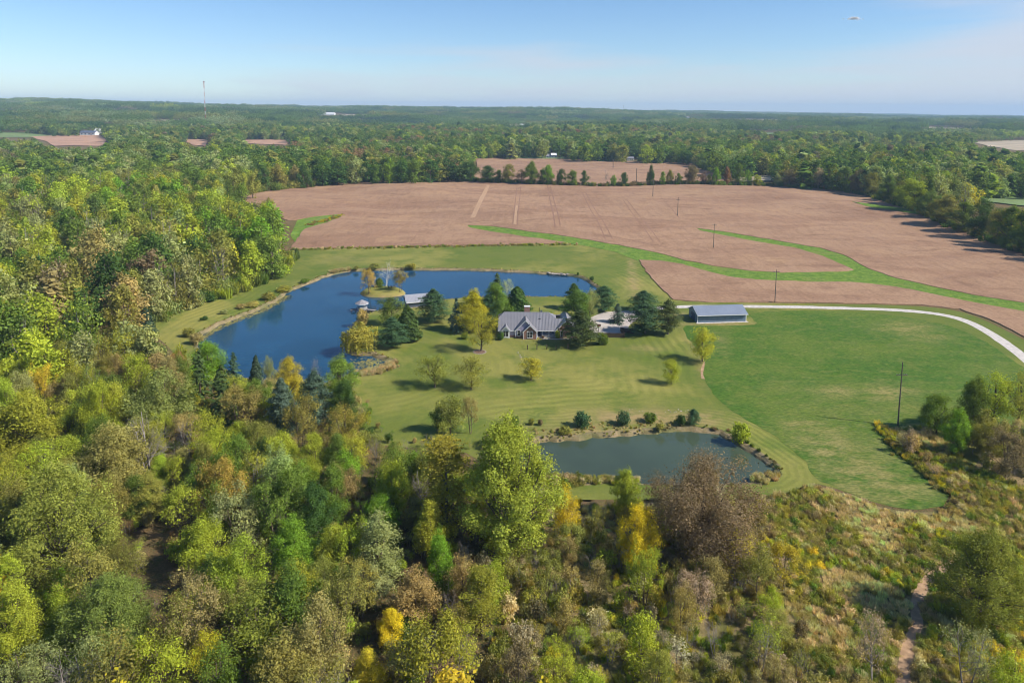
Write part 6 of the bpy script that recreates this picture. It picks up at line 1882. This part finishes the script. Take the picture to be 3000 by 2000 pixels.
far_building(957, 338, 44, 4, 30, 6, 'long white roof near the horizon left of middle', roofm='white', name='far_barn', cat='barn', wins=0)
far_building(2016, 348, 12, 4, 25, 5, 'tiny white farm building at the right horizon field', roofm='white', wins=0)
far_building(1530, 372, 14, 5, 20, 4, 'tiny white building in the thin middle clearing', roofm='white', wins=0)
far_building(2430, 426, 10, 5, 14, 3, 'tiny white gable among the right woods', roofm='white', wins=0)
far_building(433, 328, 9, 5, 20, 6, 'tiny white silo-like house on the left horizon', roofm='white', wins=0)
ribbon('footpath', [(2640, 2150), (2650, 1950), (2660, 1890), (2692, 1825), (2680, 1760), (2720, 1690), (2790, 1650), (2830, 1640)], 1.5, M['soil'], .03, label='bare earth path through the lower right scrub', kind='structure')
# ------------------------------------------------------------------ air
def air():
    m = bpy.data.materials.new('thin_blue_haze'); m.use_nodes = True
    nt = m.node_tree; nt.nodes.remove(nt.nodes['Principled BSDF'])
    v = nt.nodes.new('ShaderNodeVolumePrincipled')
    v.inputs['Color'].default_value = (.52, .75, 1.0, 1)
    v.inputs['Density'].default_value = 0.0001
    v.inputs['Anisotropy'].default_value = 0.0
    out = [n_ for n_ in nt.nodes if n_.type == 'OUTPUT_MATERIAL'][0]
    nt.links.new(v.outputs[0], out.inputs['Volume'])
    mb = MB().box(-15000, 15000, -15000, 15000, -8, 215)
    me = bpy.data.meshes.new('haze'); me.from_pydata(mb.v, [], mb.f); me.materials.append(m)
    tag(link_mesh('haze', me), 'pale blue haze thickening towards the horizon', kind='stuff')
air()

# ------------------------------------------------------------------ one small cloud
def cloud():
    import bmesh
    from mathutils import noise as mn
    d = RM @ np.array([(2500 - 1500) / F, -(57 - PPY) / F, -1.0])
    c = CAMP + d * 7000
    bm = bmesh.new(); rg = np.random.default_rng(12)
    for k in range(90):
        f = rg.normal(-.05, .42) + (rg.uniform(.2, 1.1) if k % 6 == 0 else 0); r_ = rg.uniform(4, 15) * (1.1 - .55 * min(abs(f), 1.4))
        m4 = Matrix.Translation((f * 100, rg.normal(0, 14), rg.normal(0, 6) + 13 * math.exp(-((f - .1) / .35) ** 2))) @ Matrix.Diagonal((r_ * 1.6, r_ * 1.2, r_ * .62, 1))
        bmesh.ops.create_icosphere(bm, subdivisions=2, radius=1, matrix=m4)
    for v in bm.verts: v.co += Vector((mn.noise(v.co * .11), mn.noise(v.co * .11 + Vector((9, 2, 4))), mn.noise(v.co * .11 + Vector((1, 7, 3))))) * 6
    me = bpy.data.meshes.new('cloud'); bm.to_mesh(me); bm.free(); me.shade_smooth()
    m = bpy.data.materials.new('cloud_vapour'); m.use_nodes = True
    nt = m.node_tree; n_, l_ = nt.nodes, nt.links
    n_.remove(n_['Principled BSDF'])
    d_ = n_.new('ShaderNodeBsdfDiffuse'); t_ = n_.new('ShaderNodeBsdfTranslucent'); tp_ = n_.new('ShaderNodeBsdfTransparent'); m1 = n_.new('ShaderNodeMixShader'); m2 = n_.new('ShaderNodeMixShader')
    for q in (d_, t_): q.inputs['Color'].default_value = (.95, .95, .96, 1)
    m1.inputs['Fac'].default_value = .55
    l_.new(d_.outputs[0], m1.inputs[1]); l_.new(t_.outputs[0], m1.inputs[2])
    l_.new(remap(n_, l_, noise(n_, l_, 0.05, 4, 0.6), 0.35, 0.7, 0.02, 0.2), m2.inputs['Fac'])
    l_.new(tp_.outputs[0], m2.inputs[1]); l_.new(m1.outputs[0], m2.inputs[2])
    l_.new(m2.outputs[0], [q for q in n_ if q.type == 'OUTPUT_MATERIAL'][0].inputs['Surface'])
    me.materials.append(m)
    tag(link_mesh('cloud', me, None, tuple(c)), 'one small white cloud high in the right of the sky', 'cloud')
cloud()
